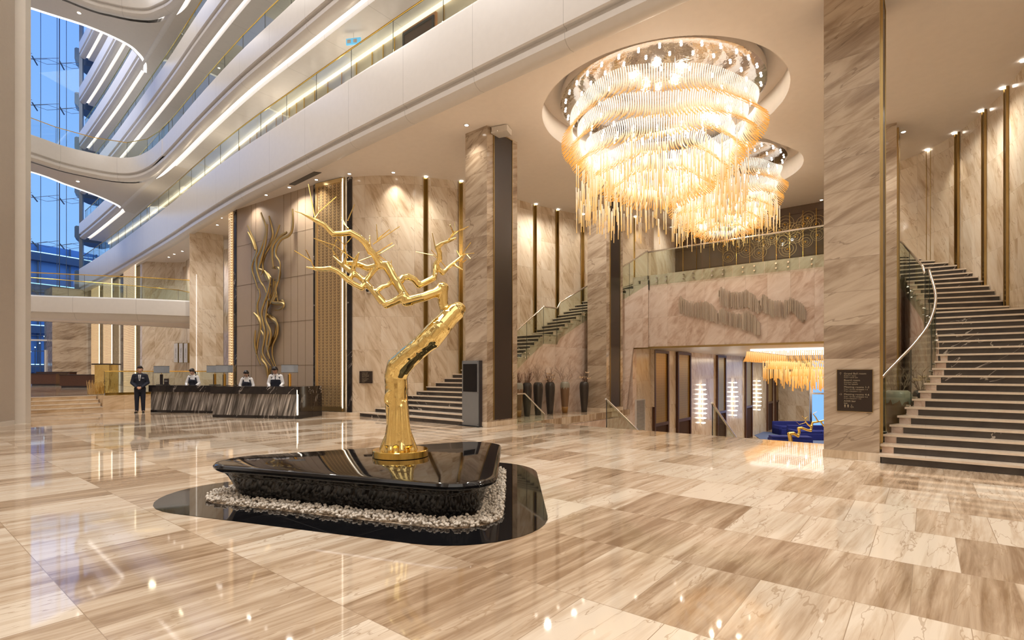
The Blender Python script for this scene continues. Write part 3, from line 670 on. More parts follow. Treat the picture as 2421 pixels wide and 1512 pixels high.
for zc in (26.6, 22.9, 19.2, 15.5, 11.8, 8.0):                          # cable trusses held off the glass
    for t0, t1 in ((0, 1.5), (1.5, 3.2), (3.2, 6), (6, 9), (9, 12)):
        for s in (-1, 1):
            a, b_ = fw(t0)-nrm*.3, fw(t1)-nrm*.3; m_ = (a+b_)/2
            mb.tube([(a.x, a.y, zc), (m_.x, m_.y, zc+s*.22), (b_.x, b_.y, zc)], .018, 4)
        mb.tube([(fw(t0).x, fw(t0).y, zc+.3), (fw(t1).x, fw(t1).y, zc-.1)], .02, 4)
    for t in (1.45, 3.2): a = fw(t); mb.tube([(a.x, a.y, zc+.1), (a.x-nrm.x*.9, a.y-nrm.y*.9, zc-.15)], .05, 5)
struct('trim_9', mb, 'facade_steel')
mb = MB()
for z in (1.9, 3.15, 4.4, 6.0): fbar(0, 12, z, .03)
struct('trim_10', mb, 'facade_steel')
# ---- roof, far side and rear of the atrium (mostly out of view)
mb = MB(); mb.box2(-46, 16, -16, 13, 33.0, 33.3); struct('ceiling_atrium', mb, 'white_paint')
mb = MB(); mb.box2(-68, 16, -16.3, -16, 0, 33); struct('wall_atrium_south', mb, 'wall_marble')
for z in (9, 13, 17, 21):
    mb = MB(); mb.box2(-68, 16, -16, -14.6, z, z+1.3); struct('gallery_band_south', mb, 'band_paint')
mb = MB(); mb.box2(14, 14.3, -16, 26, 0, 33); struct('wall_rear', mb, 'wall_marble')

upc = [Vector((p.x, p.y)) for p in smooth([(-20.0, 8.3, 0), (-24.5, 8.5, 0), (-26.3, 7.8, 0), (-27.2, 6.0, 0), (-27.6, 0, 0), (-27.5, -12, 0)], 6)]
mb = MB(); mb.sweep(upc, [(0, 24.3), (0, 23.4), (.12, 23.3), (.16, 23.0), (.5, 22.95), (.5, 24.3)]); struct('bridge_4', mb, 'band_paint', True)
mb = filled([tuple(p) for p in off(upc, .45)]+[(-31.5, -12), (-31.5, 9.3), (-20, 9.3)], [], 23.05); struct('bridge_soffit_4', mb, 'white_paint')
# ================================================================== STAIRCASES
# inner and outer ends of every riser (left stair); the right stair is its mirror image
INN = [(1, (-10.05, 10.42)), (3, (-10.08, 10.95)), (5, (-10.26, 11.6)), (8, (-10.55, 12.4)), (11, (-10.75, 13.15)), (15, (-10.84, 14.1)), (20, (-10.74, 15.2)), (21, (-10.66, 15.95)), (26, (-10.30, 17.4)), (29, (-10.06, 18.5)), (32, (-9.3, 18.9)), (35, (-8.45, 19.1))]
def densify(tab):
    lo = [x for x in tab if x[0] <= 20]; hi = [x for x in tab if x[0] >= 21]; out = []
    for part in (lo, hi):
        if len(part) < 3: out += part; continue
        for q in smooth([(x[1][0], x[1][1], x[0]) for x in part], 6): out.append((q.z, (q.x, q.y)))
    return out
INN = densify(INN)
OUTR0 = [(1, (-15.2, 10.42)), (2, (-14.5, 10.78)), (6, (-13.5, 11.72)), (8, (-13.12, 12.25)), (11, (-12.68, 13.0)), (16, (-12.38, 14.3)), (20, (-12.28, 15.35)), (21, (-12.12, 16.45)), (25, (-11.85, 17.5)), (30, (-11.33, 18.9)), (33, (-10.5, 20.0)), (35, (-9.9, 20.45))]
OUTR = densify(OUTR0)
NK = 35
def zk(k): return .1428*k if k <= 20 else 2.857+(Z2-2.857)*(k-20)/15
def stair(side):
    f = (lambda p: p) if side == 'l' else (lambda p: Vector((2*MX-p.x, p.y)))
    nm = 'behind the front column left of the vases' if side == 'l' else 'at the right, beside the direction sign'
    nm2 = 'left of the vases' if side == 'l' else 'beside the direction sign'
    t = thing('staircase', 'curved dark marble staircase with pale nosings '+nm2, 'staircase', (*f(Vector((-12.5, 11))), 0), 'twin curved staircases')
    for k in range(1, NK+1):
        a, b_ = f(table(INN, k)), f(table(OUTR, k)); k2 = min(k+1, NK); c, d = f(table(INN, k2)), f(table(OUTR, k2))
        if k == NK: c, d = a+Vector((0, .35)), b_+Vector((0, .35))
        z0, z1 = max(0.001, zk(k)-.4), zk(k)
        q = [a, b_, d+(d-b_)*.15, c+(c-a)*.15] if k < NK else [a, b_, d, c]
        poly = [tuple(x) for x in (q if side == 'l' else q)]
        s = MB().prism(poly, z0, z1-.036).build('step', 'stair_marble', t)
        n = (a-c).normalized()*.03; n2 = (b_-d).normalized()*.03; u = (a-b_).normalized()*.03
        if side == 'l' or True: poly2 = [tuple(a+n+u), tuple(b_+n2), tuple(d), tuple(c+u)]
        MB().prism(poly2, z1-.036, z1).build('tread', 'nosing_stone', s)
    # stone skirt below the inner edge
    ks = sorted([k+.001 for k in range(1, NK)]+[k+.999 for k in range(1, NK)])
    cv = [f(table(INN, k)) for k in ks]; m = MB(); nn = normals(cv); sg = 1 if side == 'l' else -1
    for i, k in enumerate(ks):
        z = zk(int(k))-.04; zb0 = 0.0 if (cv[i].x < -9.13 if side == 'l' else cv[i].x > 2*MX+9.13) else 2.44
        for w_ in (.012*sg, -.15*sg): m.v += [(cv[i].x+nn[i].x*w_, cv[i].y+nn[i].y*w_, zb0), (cv[i].x+nn[i].x*w_, cv[i].y+nn[i].y*w_, z)]
    L = 0
    for i in range(len(ks)-1):
        d = (cv[i+1]-cv[i]).length; a = 4*i; b_ = a+4
        m.face((a, b_, b_+1, a+1), [(L, m.v[a][2]), (L+d, m.v[b_][2]), (L+d, m.v[b_+1][2]), (L, m.v[a+1][2])]); m.face((a+2, a+3, b_+3, b_+2), [(L, 0), (L, 1), (L+d, 1), (L+d, 0)]); m.face((a+1, b_+1, b_+3, a+3)); L += d
    m.build('skirt_wall', 'facade_marble', t)
    # glass balustrade, its stand-off buttons and round steel rail
    r = thing('stair_balustrade', 'glass balustrade with round steel rail of the curved staircase '+nm2, 'railing', (cv[0].x, cv[0].y, 0), 'stair balustrades')
    kk = [3+.5*i for i in range(int((NK-3)*2)+1)]; pp = [f(table(INN, k)) for k in kk]; nn = normals(pp)
    pts = [p+n*(.055*sg) for p, n in zip(pp, nn)]
    def zt(k): return zk(k)+.93 if not 20 <= k <= 21 else 2.857+.95
    def zb(k): return max(.02, zk(k)-.36) if not 20 <= k <= 21 else 2.5
    br = [0]+[i for i, k in enumerate(kk) if k in (7, 11.5, 16, 20, 21, 25.5, 29.5, 32.5)]+[len(kk)-1]
    for a, b_ in zip(br, br[1:]):
        m = MB()
        for i in range(a, b_+1):
            for w_ in (-.007, .007): m.v += [(pts[i].x+nn[i].x*w_, pts[i].y+nn[i].y*w_, zb(kk[i])), (pts[i].x+nn[i].x*w_, pts[i].y+nn[i].y*w_, zt(kk[i]))]
        for i in range(b_-a):
            q = 4*i; e = q+4
            for fc in ((q, e, e+1, q+1), (q+2, q+3, e+3, e+2), (q+1, e+1, e+3, q+3), (q, q+2, e+2, e)): m.face(fc)
        m.face((0, 1, 3, 2)); q = 4*(b_-a); m.face((q, q+2, q+3, q+1))
        m.build('glass_panel', 'stair_glass', r)
        m = MB(); m.tube([(pts[b_].x, pts[b_].y, zb(kk[b_])), (pts[b_].x, pts[b_].y, zt(kk[b_]))], .007, 4).build('seam', 'dark_metal', r)
        for i in (a+1, b_-1):
            for dz in (.10, .26): c = (pts[i].x, pts[i].y, zb(kk[i])+dz+.04); c1 = (c[0]-nn[i].x*.045*sg, c[1]-nn[i].y*.045*sg, c[2]); c2 = (c[0]+nn[i].x*.02*sg, c[1]+nn[i].y*.02*sg, c[2]); MB().tube([c1, c2], .022, 10).build('stand_off_button', 'steel', r, True)
    MB().tube([(p.x, p.y, zt(k)+.02) for p, k in zip(pts, kk)], .027, 10).build('handrail', 'steel', r, True)
stair('l'); stair('r')
# brass fins in the curved walls
FIN = [(-13.33, 11.97), (-12.68, 13.0), (-12.42, 14.2), (-12.33, 15.4), (-12.11, 16.6), (-11.80, 17.72), (-11.32, 18.92), (-10.72, 19.85), (-9.72, 20.62)]
FT = ['front', 'second', 'third', 'fourth', 'fifth', 'sixth', 'seventh', 'eighth', 'rearmost']
for side in (0, 1):
    for i, p in enumerate(FIN):
        q = FIN[min(i+1, len(FIN)-1)]; r_ = FIN[max(i-1, 0)]; ang = math.atan2(q[1]-r_[1], q[0]-r_[0]); x = p[0]
        if side: x = 2*MX-x; ang = math.pi-ang
        n = Vector((math.sin(ang), -math.cos(ang))) if not side else Vector((-math.sin(ang), math.cos(ang)))
        t = thing('brass_fin', FT[i]+' tall polished brass channel in the curved marble wall of the '+('right' if side else 'left')+' staircase', 'wall trim', (x, p[1], 0), 'brass channels of the stair walls')
        z0 = 0.1
        c = Vector((x, p[1]))
        a = 1.0
        MB().box((c.x+n.x*.02, c.y+n.y*.02, (z0+CEIL)/2), (.12, .05, CEIL-z0-.02), ang).build('channel', 'brass_dark', t)
        d = Vector((math.cos(ang), math.sin(ang)))
        for s in (-1, 1): e = c+n*.03+d*s*.068; MB().box((e.x, e.y, (z0+CEIL)/2), (.016, .05, CEIL-z0-.02), ang).build('edge_bar', 'bronze_gold', t)
        e = c+n*.09; MB().lathe([(.01, -.03), (.05, -.028), (.055, 0)], (e.x, e.y, CEIL-.002), 12).build('lamp', 'lens_glow', t)
        if i in (0, 2, 4, 6, 8): add_light('SPOT', 'fin_spot', (e.x+n.x*.25, e.y+n.y*.25, CEIL-.06), 90, (1, .84, .62), .05, rot=(0, 0, 0), spot=1.0)
# ================================================================== LANDING BALUSTRADE, RODS AND RINGS
lb = thing('landing_balustrade', 'long straight glass balustrade with lit steel rail on the upper landing below the chandelier', 'railing', (MX, 19.05, 4.85))
xs = [lerp(-8.45, 2*MX+8.45, i/6) for i in range(7)]
for a, b_ in zip(xs, xs[1:]):
    MB().box2(a+.01, b_-.01, 19.05, 19.066, 4.84, 6.12).build('glass_panel', 'stair_glass', lb)
    for x in (a+.35, a+.72):
        for z in (4.96, 5.12): MB().tube([(x, 19.04, z), (x, 19.15, z)], .028, 10).build('stand_off_button', 'steel', lb, True)
MB().tube([(xs[0], 19.058, 6.14), (xs[-1], 19.058, 6.14)], .03, 8).build('handrail', 'steel', lb, True)
random.seed(3)
dec = thing('ring_wall_decoration', 'brown landing wall decoration of upright brass rods and spiral rings with little spheres', 'wall decoration', (-4, 23.2, Z2))
for i in range(13):
    p = onY(1552+i*31.5, 560, 23.2); MB().tube([(p.x, 23.2, Z2+.02), (p.x, 23.2, CEIL-.25)], .012, 6).build('brass_rod', 'brass', dec)
for k, (u, v) in enumerate([(1910, 516), (1901, 529), (1930, 530), (1887, 541), (1869, 545), (1856, 531), (1845, 545), (1820, 542), (1802, 545), (1933, 556), (1881, 560), (1862, 589), (1807, 579), (1795, 598), (1765, 592), (1790, 566), (1825, 563), (1745, 583), (1722, 608), (1712, 582), (1674, 566), (1905, 572), (1770, 540), (1850, 570)]):
    p = onY(u, v, 23.15); m = MB()
    for j in range(3):
        R = (.07+.075*j)*(1.1+.35*(k % 3)/2); m.tube([(p.x+R*math.cos(a), 23.15, p.z+R*math.sin(a)+j*.02) for a in [2*math.pi*q/16 for q in range(17)]], .006, 4, cap=False)
    m.build('spiral_ring', 'bronze_gold', dec, True); MB().ball((p.x, 23.1, p.z), .045, 8).build('sphere', 'brass', dec, True)
# four clusters of upright metal rods on the facade
def cluster(pu, top, bot, n, lab):
    """outline given as pixel columns with their top and bottom rows"""
    a0 = onY(pu[0], top[0], 19.1); t = thing('rod_relief', lab, 'wall art', (a0.x, 19.12, a0.z), 'metal rod reliefs on the facade')
    for i in range(n):
        s = i/(n-1)*(len(pu)-1); k = min(int(s), len(pu)-2); f = s-k
        u = lerp(pu[k], pu[k+1], f); tp = lerp(top[k], top[k+1], f)+random.uniform(-3, 3); bt = lerp(bot[k], bot[k+1], f)+random.uniform(-3, 3)
        p, q = onY(u, tp, 19.1), onY(u, bt, 19.1); o = random.choice((.035, .06, .085))
        MB().tube([(p.x, 19.15-o, p.z), (p.x, 19.15-o, q.z)], .0135, 5).build('rod', 'rod_metal', t)
cluster((1605, 1609, 1625, 1648, 1665, 1685, 1697), (716, 700, 712, 716, 711, 722, 742), (728, 738, 744, 752, 752, 760, 764), 56, 'leftmost cluster of upright metal rods on the pale marble facade')
cluster((1700, 1705, 1730, 1752, 1765, 1785, 1797), (686, 680, 690, 692, 685, 700, 715), (700, 722, 729, 728, 727, 737, 741), 58, 'upper middle cluster of upright metal rods on the pale marble facade')
cluster((1700, 1706, 1730, 1755, 1765, 1785, 1797), (738, 728, 738, 742, 735, 748, 765), (752, 764, 772, 778, 780, 790, 792), 58, 'lower middle cluster of upright metal rods on the pale marble facade')
cluster((1799, 1803, 1825, 1855, 1870, 1895, 1905), (708, 696, 710, 712, 703, 718, 735), (722, 735, 747, 752, 735, 762, 752), 64, 'rightmost cluster of upright metal rods on the pale marble facade')
# ================================================================== CHANDELIERS
def strips(cx, cy_, R, z1, z0, n, flare, wav=0.0, ph=0.0, mat='amber_glass', w_=.0135):
    """Ring of curved glass strips: upright at the top, curling outward at the tip."""
    m = MB()
    for i in range(n):
        th = 2*math.pi*i/n; rr = R*(1+wav*math.sin(3*th+ph)); dz = .06*math.sin(3*th+ph)+.03*math.sin(7*th); h = (z1-z0)
        pts = []
        for j in range(7):
            s = j/6; o = flare*(s**2.2)-.10*math.sin(s*math.pi); pts.append((cx+(rr+o)*math.cos(th), cy_+(rr+o)*math.sin(th), z1+dz-h*s*(1+.06*math.sin(i*2.1))))
        m.tube(pts, [w_]*7, 4, flat=(.45, 1.3), up=(math.cos(th), math.sin(th), 0.01))
    return m
def chandelier(lab, c, tiers, plate_r, rods, rod_zone, bulbs):
    t = thing('chandelier', lab, 'chandelier', (c[0], c[1], CEIL+.3), 'tiered glass chandeliers over the stair hall')
    MB().lathe([(plate_r-.12, .0), (plate_r, .04), (plate_r, .26), (plate_r-.02, .28)], (c[0], c[1], CEIL+.22), 64).build('mirror_plate', 'chrome', t, True)
    for i, (R, z1, z0, n, fl) in enumerate(tiers): strips(c[0], c[1], R, z1, z0, n, fl, .02, i*1.3).build('glass_tier', 'amber_glass', t, True)
    k = 0
    for rr, n in bulbs:
        for j in range(n):
            a = 2*math.pi*(j+.3*rr)/n; b_ = MB().ball((c[0]+rr*math.cos(a), c[1]+rr*math.sin(a), CEIL+.19), .030, 6); b_.build('bulb', 'bulb_glow', t, True); k += 1
    random.seed(int(c[1]*10)); more = MB()
    for i in range(rods):
        a = random.uniform(0, 2*math.pi); R = random.uniform(*rod_zone[0]) if random.random() < .75 else random.uniform(.3, rod_zone[0][1]); L = random.uniform(.45, .85)
        z = random.uniform(*rod_zone[1])+rod_zone[2]*(1-R/rod_zone[0][1])
        x, y = c[0]+R*math.cos(a), c[1]+R*math.sin(a)
        m = MB() if i < 100 else more
        m.tube([(x, y, z+L), (x, y, z)], .0125, 6)
        if i < 100: m.build('glass_rod', 'rod_glass', t, True)
    o = more.build('glass_rods', 'rod_glass', t, True); o['kind'] = 'stuff'
    for j in range(40): a = j*2.4; R = plate_r*.9*math.sqrt((j+.5)/40); MB().tube([(c[0]+R*math.cos(a), c[1]+R*math.sin(a), CEIL+.2), (c[0]+R*math.cos(a), c[1]+R*math.sin(a), CEIL-.9)], .004, 3).build('hanging_wire', 'steel', t)
    return t
chandelier('large tiered chandelier of white and amber glass strips, nearer and bigger of the pair', (-5.3, 12.6),
    [(2.28, 8.02, 7.34, 260, .22), (2.05, 7.64, 7.0, 235, .22), (1.80, 7.26, 6.66, 205, .22), (1.5, 6.92, 6.36, 170, .2), (1.15, 6.60, 6.06, 130, .2)], 2.48, 430, ((1.5, 2.15), (5.2, 6.1), .25), [(2.36, 34), (2.05, 26), (1.5, 14)])
chandelier('smaller tiered chandelier of amber glass hanging beyond and below the large one', (-5.3, 18.0),
    [(1.74, 8.0, 7.40, 190, .18), (1.6, 7.52, 6.98, 175, .18), (1.36, 7.12, 6.66, 150, .18), (1.1, 6.78, 6.36, 120, .16), (.8, 6.46, 6.1, 90, .14)], 1.9, 330, ((.9, 1.7), (5.85, 6.6), .25), [(1.8, 24), (1.45, 16)])
for cx_, cyy, R_, zz, n_, e_ in ((-5.3, 12.6, .7, 7.3, 5, 36), (-5.3, 18.0, .5, 7.2, 3, 34)):
    for j in range(n_): add_light('POINT', 'chandelier_light', (cx_+R_*math.cos(2*math.pi*j/n_), cyy+R_*math.sin(2*math.pi*j/n_), zz), e_, (1, .88, .70), .07)
for cy_, pr in ((12.6, 2.4), (18.0, 1.8)): add_light('POINT', 'recess_light', (-5.3, cy_, CEIL-.3), 30, (1, .92, .82), .03)
# square chandelier of the lower hall
hx0, hx1, hy0, hy1 = -5.95, 1.4, 23.5, 31.5
hc = thing('chandelier', 'wide rectangular chandelier of amber glass strips in the lower hall below the landing', 'chandelier', ((hx0+hx1)/2, (hy0+hy1)/2, 2.4))
MB().box2(hx0+.1, hx1-.1, hy0+.1, hy1-.1, 2.38, 2.455).build('lit_ceiling_box', 'recess_glow', hc)
random.seed(4)
for i in range(36): MB().ball((random.uniform(hx0+.3, hx1-.3), random.uniform(hy0+.2, hy0+3.2), 2.34), .035, 6).build('bulb', 'bulb_glow', hc, True)
def sqring(x0, x1, y0, y1, z1, z0, fl, sp=.075, mat='hall_glass'):
    m = MB(); P_ = []
    for a in range(int((x1-x0)/sp)): P_ += [(x0+a*sp, y0, 0, -1), (x0+a*sp, y1, 0, 1)]
    for a in range(int((y1-y0)/sp)): P_ += [(x0, y0+a*sp, -1, 0), (x1, y0+a*sp, 1, 0)]
    for x, y, nx, ny in P_:
        m.tube([(x+nx*fl*s*s, y+ny*fl*s*s, lerp(z1, z0, s)+random.uniform(-.012, .012)) for s in (0, .33, .66, 1)], .02, 4)
    return m
for (i_, z1, z0) in ((0, 2.36, 1.93), (.75, 1.97, 1.62), (1.5, 1.70, 1.30)): sqring(hx0+i_, hx1-i_, hy0+i_, hy1-i_, z1, z0, .14).build('glass_tier', 'hall_glass', hc)
m = MB()
for i in range(520):
    x = random.uniform(hx0+.3, hx1-.3); y = random.uniform(hy0+.3, hy1-.3); q = min(x-hx0, hx1-x, y-hy0, hy1-y); L = random.uniform(.5, .9); z = 1.4-.75*min(q, 1.6)/1.6+random.uniform(-.12, .12)
    m.tube([(x, y, z+L), (x, y, z)], .02, 5)
o = m.build('glass_rods', 'hall_glass', hc); o['kind'] = 'stuff'
add_light('AREA', 'lower_hall_light', ((hx0+hx1)/2, 26.5, .2), 260, (1, .82, .58), 4)
add_light('AREA', 'lower_hall_light', (-5, 37, 2.3), 420, (1, .86, .66), 5, 8)
# stacked disc sconces on the lower hall piers
for i, (u, v0, v1, w0, n) in enumerate(((1663, 909, 999, 20, 9), (1738, 904, 981, 17, 8), (1794.5, 900, 968, 15, 8))):
    p = onX(u, 950, LX+.14); sc_ = (onX(u, v0, LX+.14).z-onX(u, v1, LX+.14).z)
    t = thing('disc_sconce', ['nearest', 'middle', 'farthest'][i]+' stacked sconce of glowing discs on the lower hall wall', 'wall light', (p.x, p.y, p.z), 'stacked disc sconces')
    zt_ = onX(u, v0, LX+.14).z
    MB().tube([(p.x-.1, p.y, zt_+.1), (p.x-.1, p.y, zt_-sc_-.1)], .02, 6).build('back_rod', 'steel', t)
    for k in range(n):
        R = .17+.17*math.sin(math.pi*(k+.5)/n); MB().lathe([(R*.55, -.035), (R, 0), (R*.6, .03)], (p.x, p.y, zt_-sc_*k/(n-1)), 14, .55, 1).build('disc', 'sconce_glow', t, True)
# rails of the way down
for i, (x, lab) in enumerate(((-6.7, 'short glass balustrade with sloping steel rail left of centre on the stairs down'), (-3.92, 'short glass balustrade with sloping steel rail right of centre on the stairs down'))):
    t = thing('glass_balustrade', lab, 'railing', (x, 12.4, 0)); y0, y1 = 12.47, 17.6; zt_ = .74; sl = -.52
    m = MB(); a = -.006
    for w_ in (-.006, .006): m.v += [(x+w_, y0, -.3), (x+w_, y0, zt_), (x+w_, y1, sl*(y1-y0)-.3), (x+w_, y1, zt_+sl*(y1-y0))]
    for fc in ((0, 2, 3, 1), (4, 5, 7, 6), (1, 3, 7, 5), (0, 1, 5, 4), (2, 6, 7, 3)): m.face(fc)
    m.build('glass_panel', 'stair_glass', t); MB().tube([(x, y0-.05, zt_+.03), (x, y1, zt_+.02+sl*(y1-y0))], .027, 8).build('handrail', 'steel', t, True)
    MB().box2(x-.01, x+.01, y0-.015, y0, -.3, zt_).build('end_seam', 'dark_metal', t)
t = thing('glass_balustrade', 'glass guard with steel rail beside the front column, stepping down past the vases', 'railing', (-9.2, 12.1, 0))
p0, p1, p2 = (-9.2, 11.75, .86), (-9.2, 12.12, .86), (-9.2, 13.12, .2)
m = MB(); m.v = [(-9.206, 11.75, .0), (-9.206, 12.12, 0), (-9.206, 13.12, 0), (-9.206, 13.12, .19), (-9.206, 12.12, .85), (-9.206, 11.75, .85)]+[(-9.194, 11.75, .0), (-9.194, 12.12, 0), (-9.194, 13.12, 0), (-9.194, 13.12, .19), (-9.194, 12.12, .85), (-9.194, 11.75, .85)]
for fc in ((0, 1, 4, 5), (1, 2, 3, 4), (6, 11, 10, 7), (7, 10, 9, 8), (5, 4, 10, 11), (4, 3, 9, 10), (2, 8, 9, 3)): m.face(fc)
m.build('glass_panel', 'stair_glass', t); MB().tube([p0, p1, p2], .022, 8).build('handrail', 'steel', t, True); MB().tube([(-9.2, 13.1, .0), (-9.2, 13.1, .2)], .02, 6).build('post', 'steel', t)
# ================================================================== TREE SCULPTURE AND ITS PLINTH
NEAR = ((-5.64, 6.2), (.37, 4.08), (.37, 9.17))                # outline triangle (right, ahead) before rounding
def rtri(delta, R, n=12):
    V = [Vector(p) for p in NEAR]; c = (V[0]+V[1]+V[2])/3; out = []
    E_ = []
    for i in range(3):
        a, b_ = V[i], V[(i+1) % 3]; d = (b_-a).normalized(); nn = Vector((-d.y, d.x)); E_.append((a+nn*(delta+R), d, nn))
    K = []
    for i in range(3):
        (p, d, _), (q, e, _) = E_[i-1], E_[i]; den = d.x*e.y-d.y*e.x; s = ((q-p).x*e.y-(q-p).y*e.x)/den; K.append(p+d*s)
    for i in range(3):
        n0, n1 = -E_[i-1][2], -E_[i][2]; a0 = math.atan2(n0.y, n0.x); a1 = math.atan2(n1.y, n1.x)
        while a1 < a0: a1 += 2*math.pi
        for j in range(n+1): a = lerp(a0, a1, j/n); out.append(K[i]+Vector((math.cos(a), math.sin(a)))*R)
    return [Vector((W(p.x, p.y).x, W(p.x, p.y).y)) for p in out]
ring = rtri(0, .92); bed = rtri(.46, .5)
mb = filled([tuple(p) for p in ring], [[tuple(p) for p in bed]], .003)
n0 = len(mb.v)
surround = mb.build('plinth_surround', 'black_granite'); tag(surround, 'polished black granite surround set flush in the floor around the pebbles', 'floor inlay')
# thickness of the inlay
for p in surround.data.vertices: p.co.z = .004
pl = thing('sculpture_plinth', 'glossy black triangular plinth with rounded lip under the golden tree', 'plinth', (*W(-1.6, 6.5)[:2], 0))
prof = [(.72, .0), (.68, .12), (.63, .26), (.59, .32), (.555, .335), (.53, .36), (.525, .385), (.54, .41), (.575, .42)]
rings = [rtri(dl, .44-(dl-.525)*.6) for dl, z in prof]; m = MB(); nR = len(rings[0])
for (dl, z), rg in zip(prof, rings): m.v += [(p.x, p.y, z) for p in rg]
for k in range(len(prof)-1):
    for j in range(nR): j2 = (j+1) % nR; m.face((k*nR+j, k*nR+j2, (k+1)*nR+j2, (k+1)*nR+j))
m.face([(len(prof)-1)*nR+j for j in range(nR)])
m.build('body', 'black_lacquer', pl, True)
# pebbles
random.seed(11); m = MB(); ib = [Vector(p) for p in bed]; ip = [Vector(p) for p in rtri(.80, .1)]
def inside(p, poly):
    r = False; n = len(poly)
    for i in range(n):
        a, b_ = poly[i], poly[i-1]
        if (a.y > p.y) != (b_.y > p.y) and p.x < (b_.x-a.x)*(p.y-a.y)/(b_.y-a.y)+a.x: r = not r
    return r
xs_, ys_ = [p.x for p in ib], [p.y for p in ib]; cnt = 0
while cnt < 4300:
    p = Vector((random.uniform(min(xs_), max(xs_)), random.uniform(min(ys_), max(ys_))))
    if not inside(p, ib) or inside(p, ip): continue
    r = random.uniform(.014, .025); cnt += 1
    i = len(m.v); m.ball((0, 0, 0), r, 7, (1, random.uniform(.7, .95), random.uniform(.6, .85))); a = random.uniform(0, 6.28); ca, sa = math.cos(a), math.sin(a); zz = random.choice((.014, .024, .034, .046)) 
    tl = random.uniform(-.5, .5)
    for k in range(i, len(m.v)): x, y, z = m.v[k]; z2 = z+x*tl; m.v[k] = (p.x+x*ca-y*sa, p.y+x*sa+y*ca, zz+z2)
o = m.build('pebbles', 'pebble', None, 'all'); tag(o, 'bed of small white pebbles around the black triangular plinth', 'pebbles', kind='stuff')
# the golden tree
TD = 6.64
NODES = []
tr = thing('tree_sculpture', 'polished golden bonsai-like tree sculpture with bent trunk and fine twigs on the black plinth', 'sculpture', (*D(947, 1062, TD)[:2], .42))
m = MB(); c = D(947, 1062, TD); m.lathe([(.345, 0), (.352, .006), (.352, .08), (.345, .088)], (c.x, c.y, .421), 48); m.build('base_disc', 'gold', tr, True)
def tp(u, v, dd=0.0): return D(u, v, TD+dd)
S = TD/F*1.05
def chain(L):                                                       # (u, v, radius px, depth offset)
    out = []; NODES.extend((a[0], a[1], a[3] if len(a) > 3 else 0) for a in L)
    for a, b_ in zip(L, L[1:]): out.append((tp(a[0], a[1], a[3] if len(a) > 3 else 0), tp(b_[0], b_[1], b_[3] if len(b_) > 3 else 0), a[2]*S, b_[2]*S))
    return out
trunk = chain([(943, 1062, 40), (941, 1040, 31), (940, 1010, 26), (940, 975, 27), (938, 945, 27), (936, 915, 26), (935, 890, 25), (943, 868, 26, -.02), (962, 847, 25, -.05), (990, 823, 25, -.08), (1018, 800, 26, -.08), (1040, 775, 26, -.05), (1060, 752, 24, 0), (1078, 737, 21, .03), (1084, 731, 18, .04)])
for a in range(9):                                                  # root flare
    th = a*.7; u0, du = 943, 34*math.cos(th); trunk += [(D(u0+du*.5, 1010, TD+.16*math.sin(th)*.5), D(u0+du*1.15, 1064, TD+.22*math.sin(th)), 9*S, 8*S)]
trunk += chain([(1052, 742, 10, .05), (1047, 712, 12, .05), (1046, 684, 13, .05), (1046, 681, 15, .05)])
trunk += chain([(1046, 682, 14, .05), (1030, 692, 11, .0), (1000, 702, 11, -.05), (960, 712, 12, -.08)])
trunk += chain([(958, 704, 12, -.08), (951, 690, 10, -.06), (938, 668, 11, -.02), (925, 645, 10, 0), (915, 628, 12, .02), (905, 627, 10, .02)])
trunk += chain([(956, 700, 11, -.08), (935, 712, 9, -.1), (912, 722, 10, -.12), (890, 696, 8, -.1), (872, 676, 7.5, -.06), (852, 656, 7, -.02), (833, 643, 7.5, 0), (815, 630, 5.5, .04), (800, 618, 4.5, .06), (788, 606, 2.5, .08)])
trunk += chain([(888, 690, 6, -.1), (903, 678, 6, -.05), (917, 674, 5, -.03), (930, 660, 5, 0)])
trunk += chain([(905, 628, 9, .02), (889, 630, 8, .04), (870, 634, 8, .06), (850, 626, 8, .08), (834, 623, 7, .1), (820, 622, 5, .12)])
trunk += chain([(888, 634, 7, .03), (874, 652, 6.5, 0), (862, 668, 6.5, -.05), (855, 680, 7, -.08), (836, 671, 6.5, -.1), (826, 664, 7, -.12), (812, 652, 6, -.14), (798, 641, 6, -.16), (782, 634, 6, -.18), (762, 636, 5.5, -.2), (745, 635, 4, -.22), (724, 631, 2, -.24)])
trunk += chain([(835, 645, 6, 0), (829, 656, 5.5, -.06), (826, 664, 6, -.12)])
trunk += chain([(905, 628, 9, .02), (895, 618, 8, 0), (884, 600, 7.5, -.04), (874, 590, 8, -.06), (864, 574, 7.5, -.1), (850, 561, 7, -.13), (828, 549, 7, -.16), (808, 552, 6.5, -.2), (788, 553, 6.5, -.24), (775, 540, 6, -.26), (766, 531, 6, -.28), (748, 522, 5, -.3), (730, 512, 4, -.33), (713, 504, 2, -.35)])
trunk += chain([(874, 596, 6, -.05), (874, 578, 4.5, 0), (874, 556, 1.5, .05)])
trunk += chain([(834, 643, 6, 0), (838, 625, 6, -.04), (842, 610, 4.5, -.06), (849, 597, 1.5, -.08)])
trunk += chain([(812, 626, 4.5, .04), (816, 614, 3.5, .02), (820, 602, 1.5, 0)])
trunk += chain([(942, 672, 9, -.02), (952, 656, 8, .03), (966, 654, 8, .07), (979, 660, 8, .1), (991, 674, 8.5, .14), (1012, 664, 8, .18), (1026, 657, 7.5, .2), (1029, 640, 7.5, .24), (1030, 626, 7.5, .26), (1046, 646, 6, .3), (1060, 632, 5, .34), (1073, 622, 4.5, .36), (1084, 612, 3.5, .38), (1095, 601, 2, .4)])
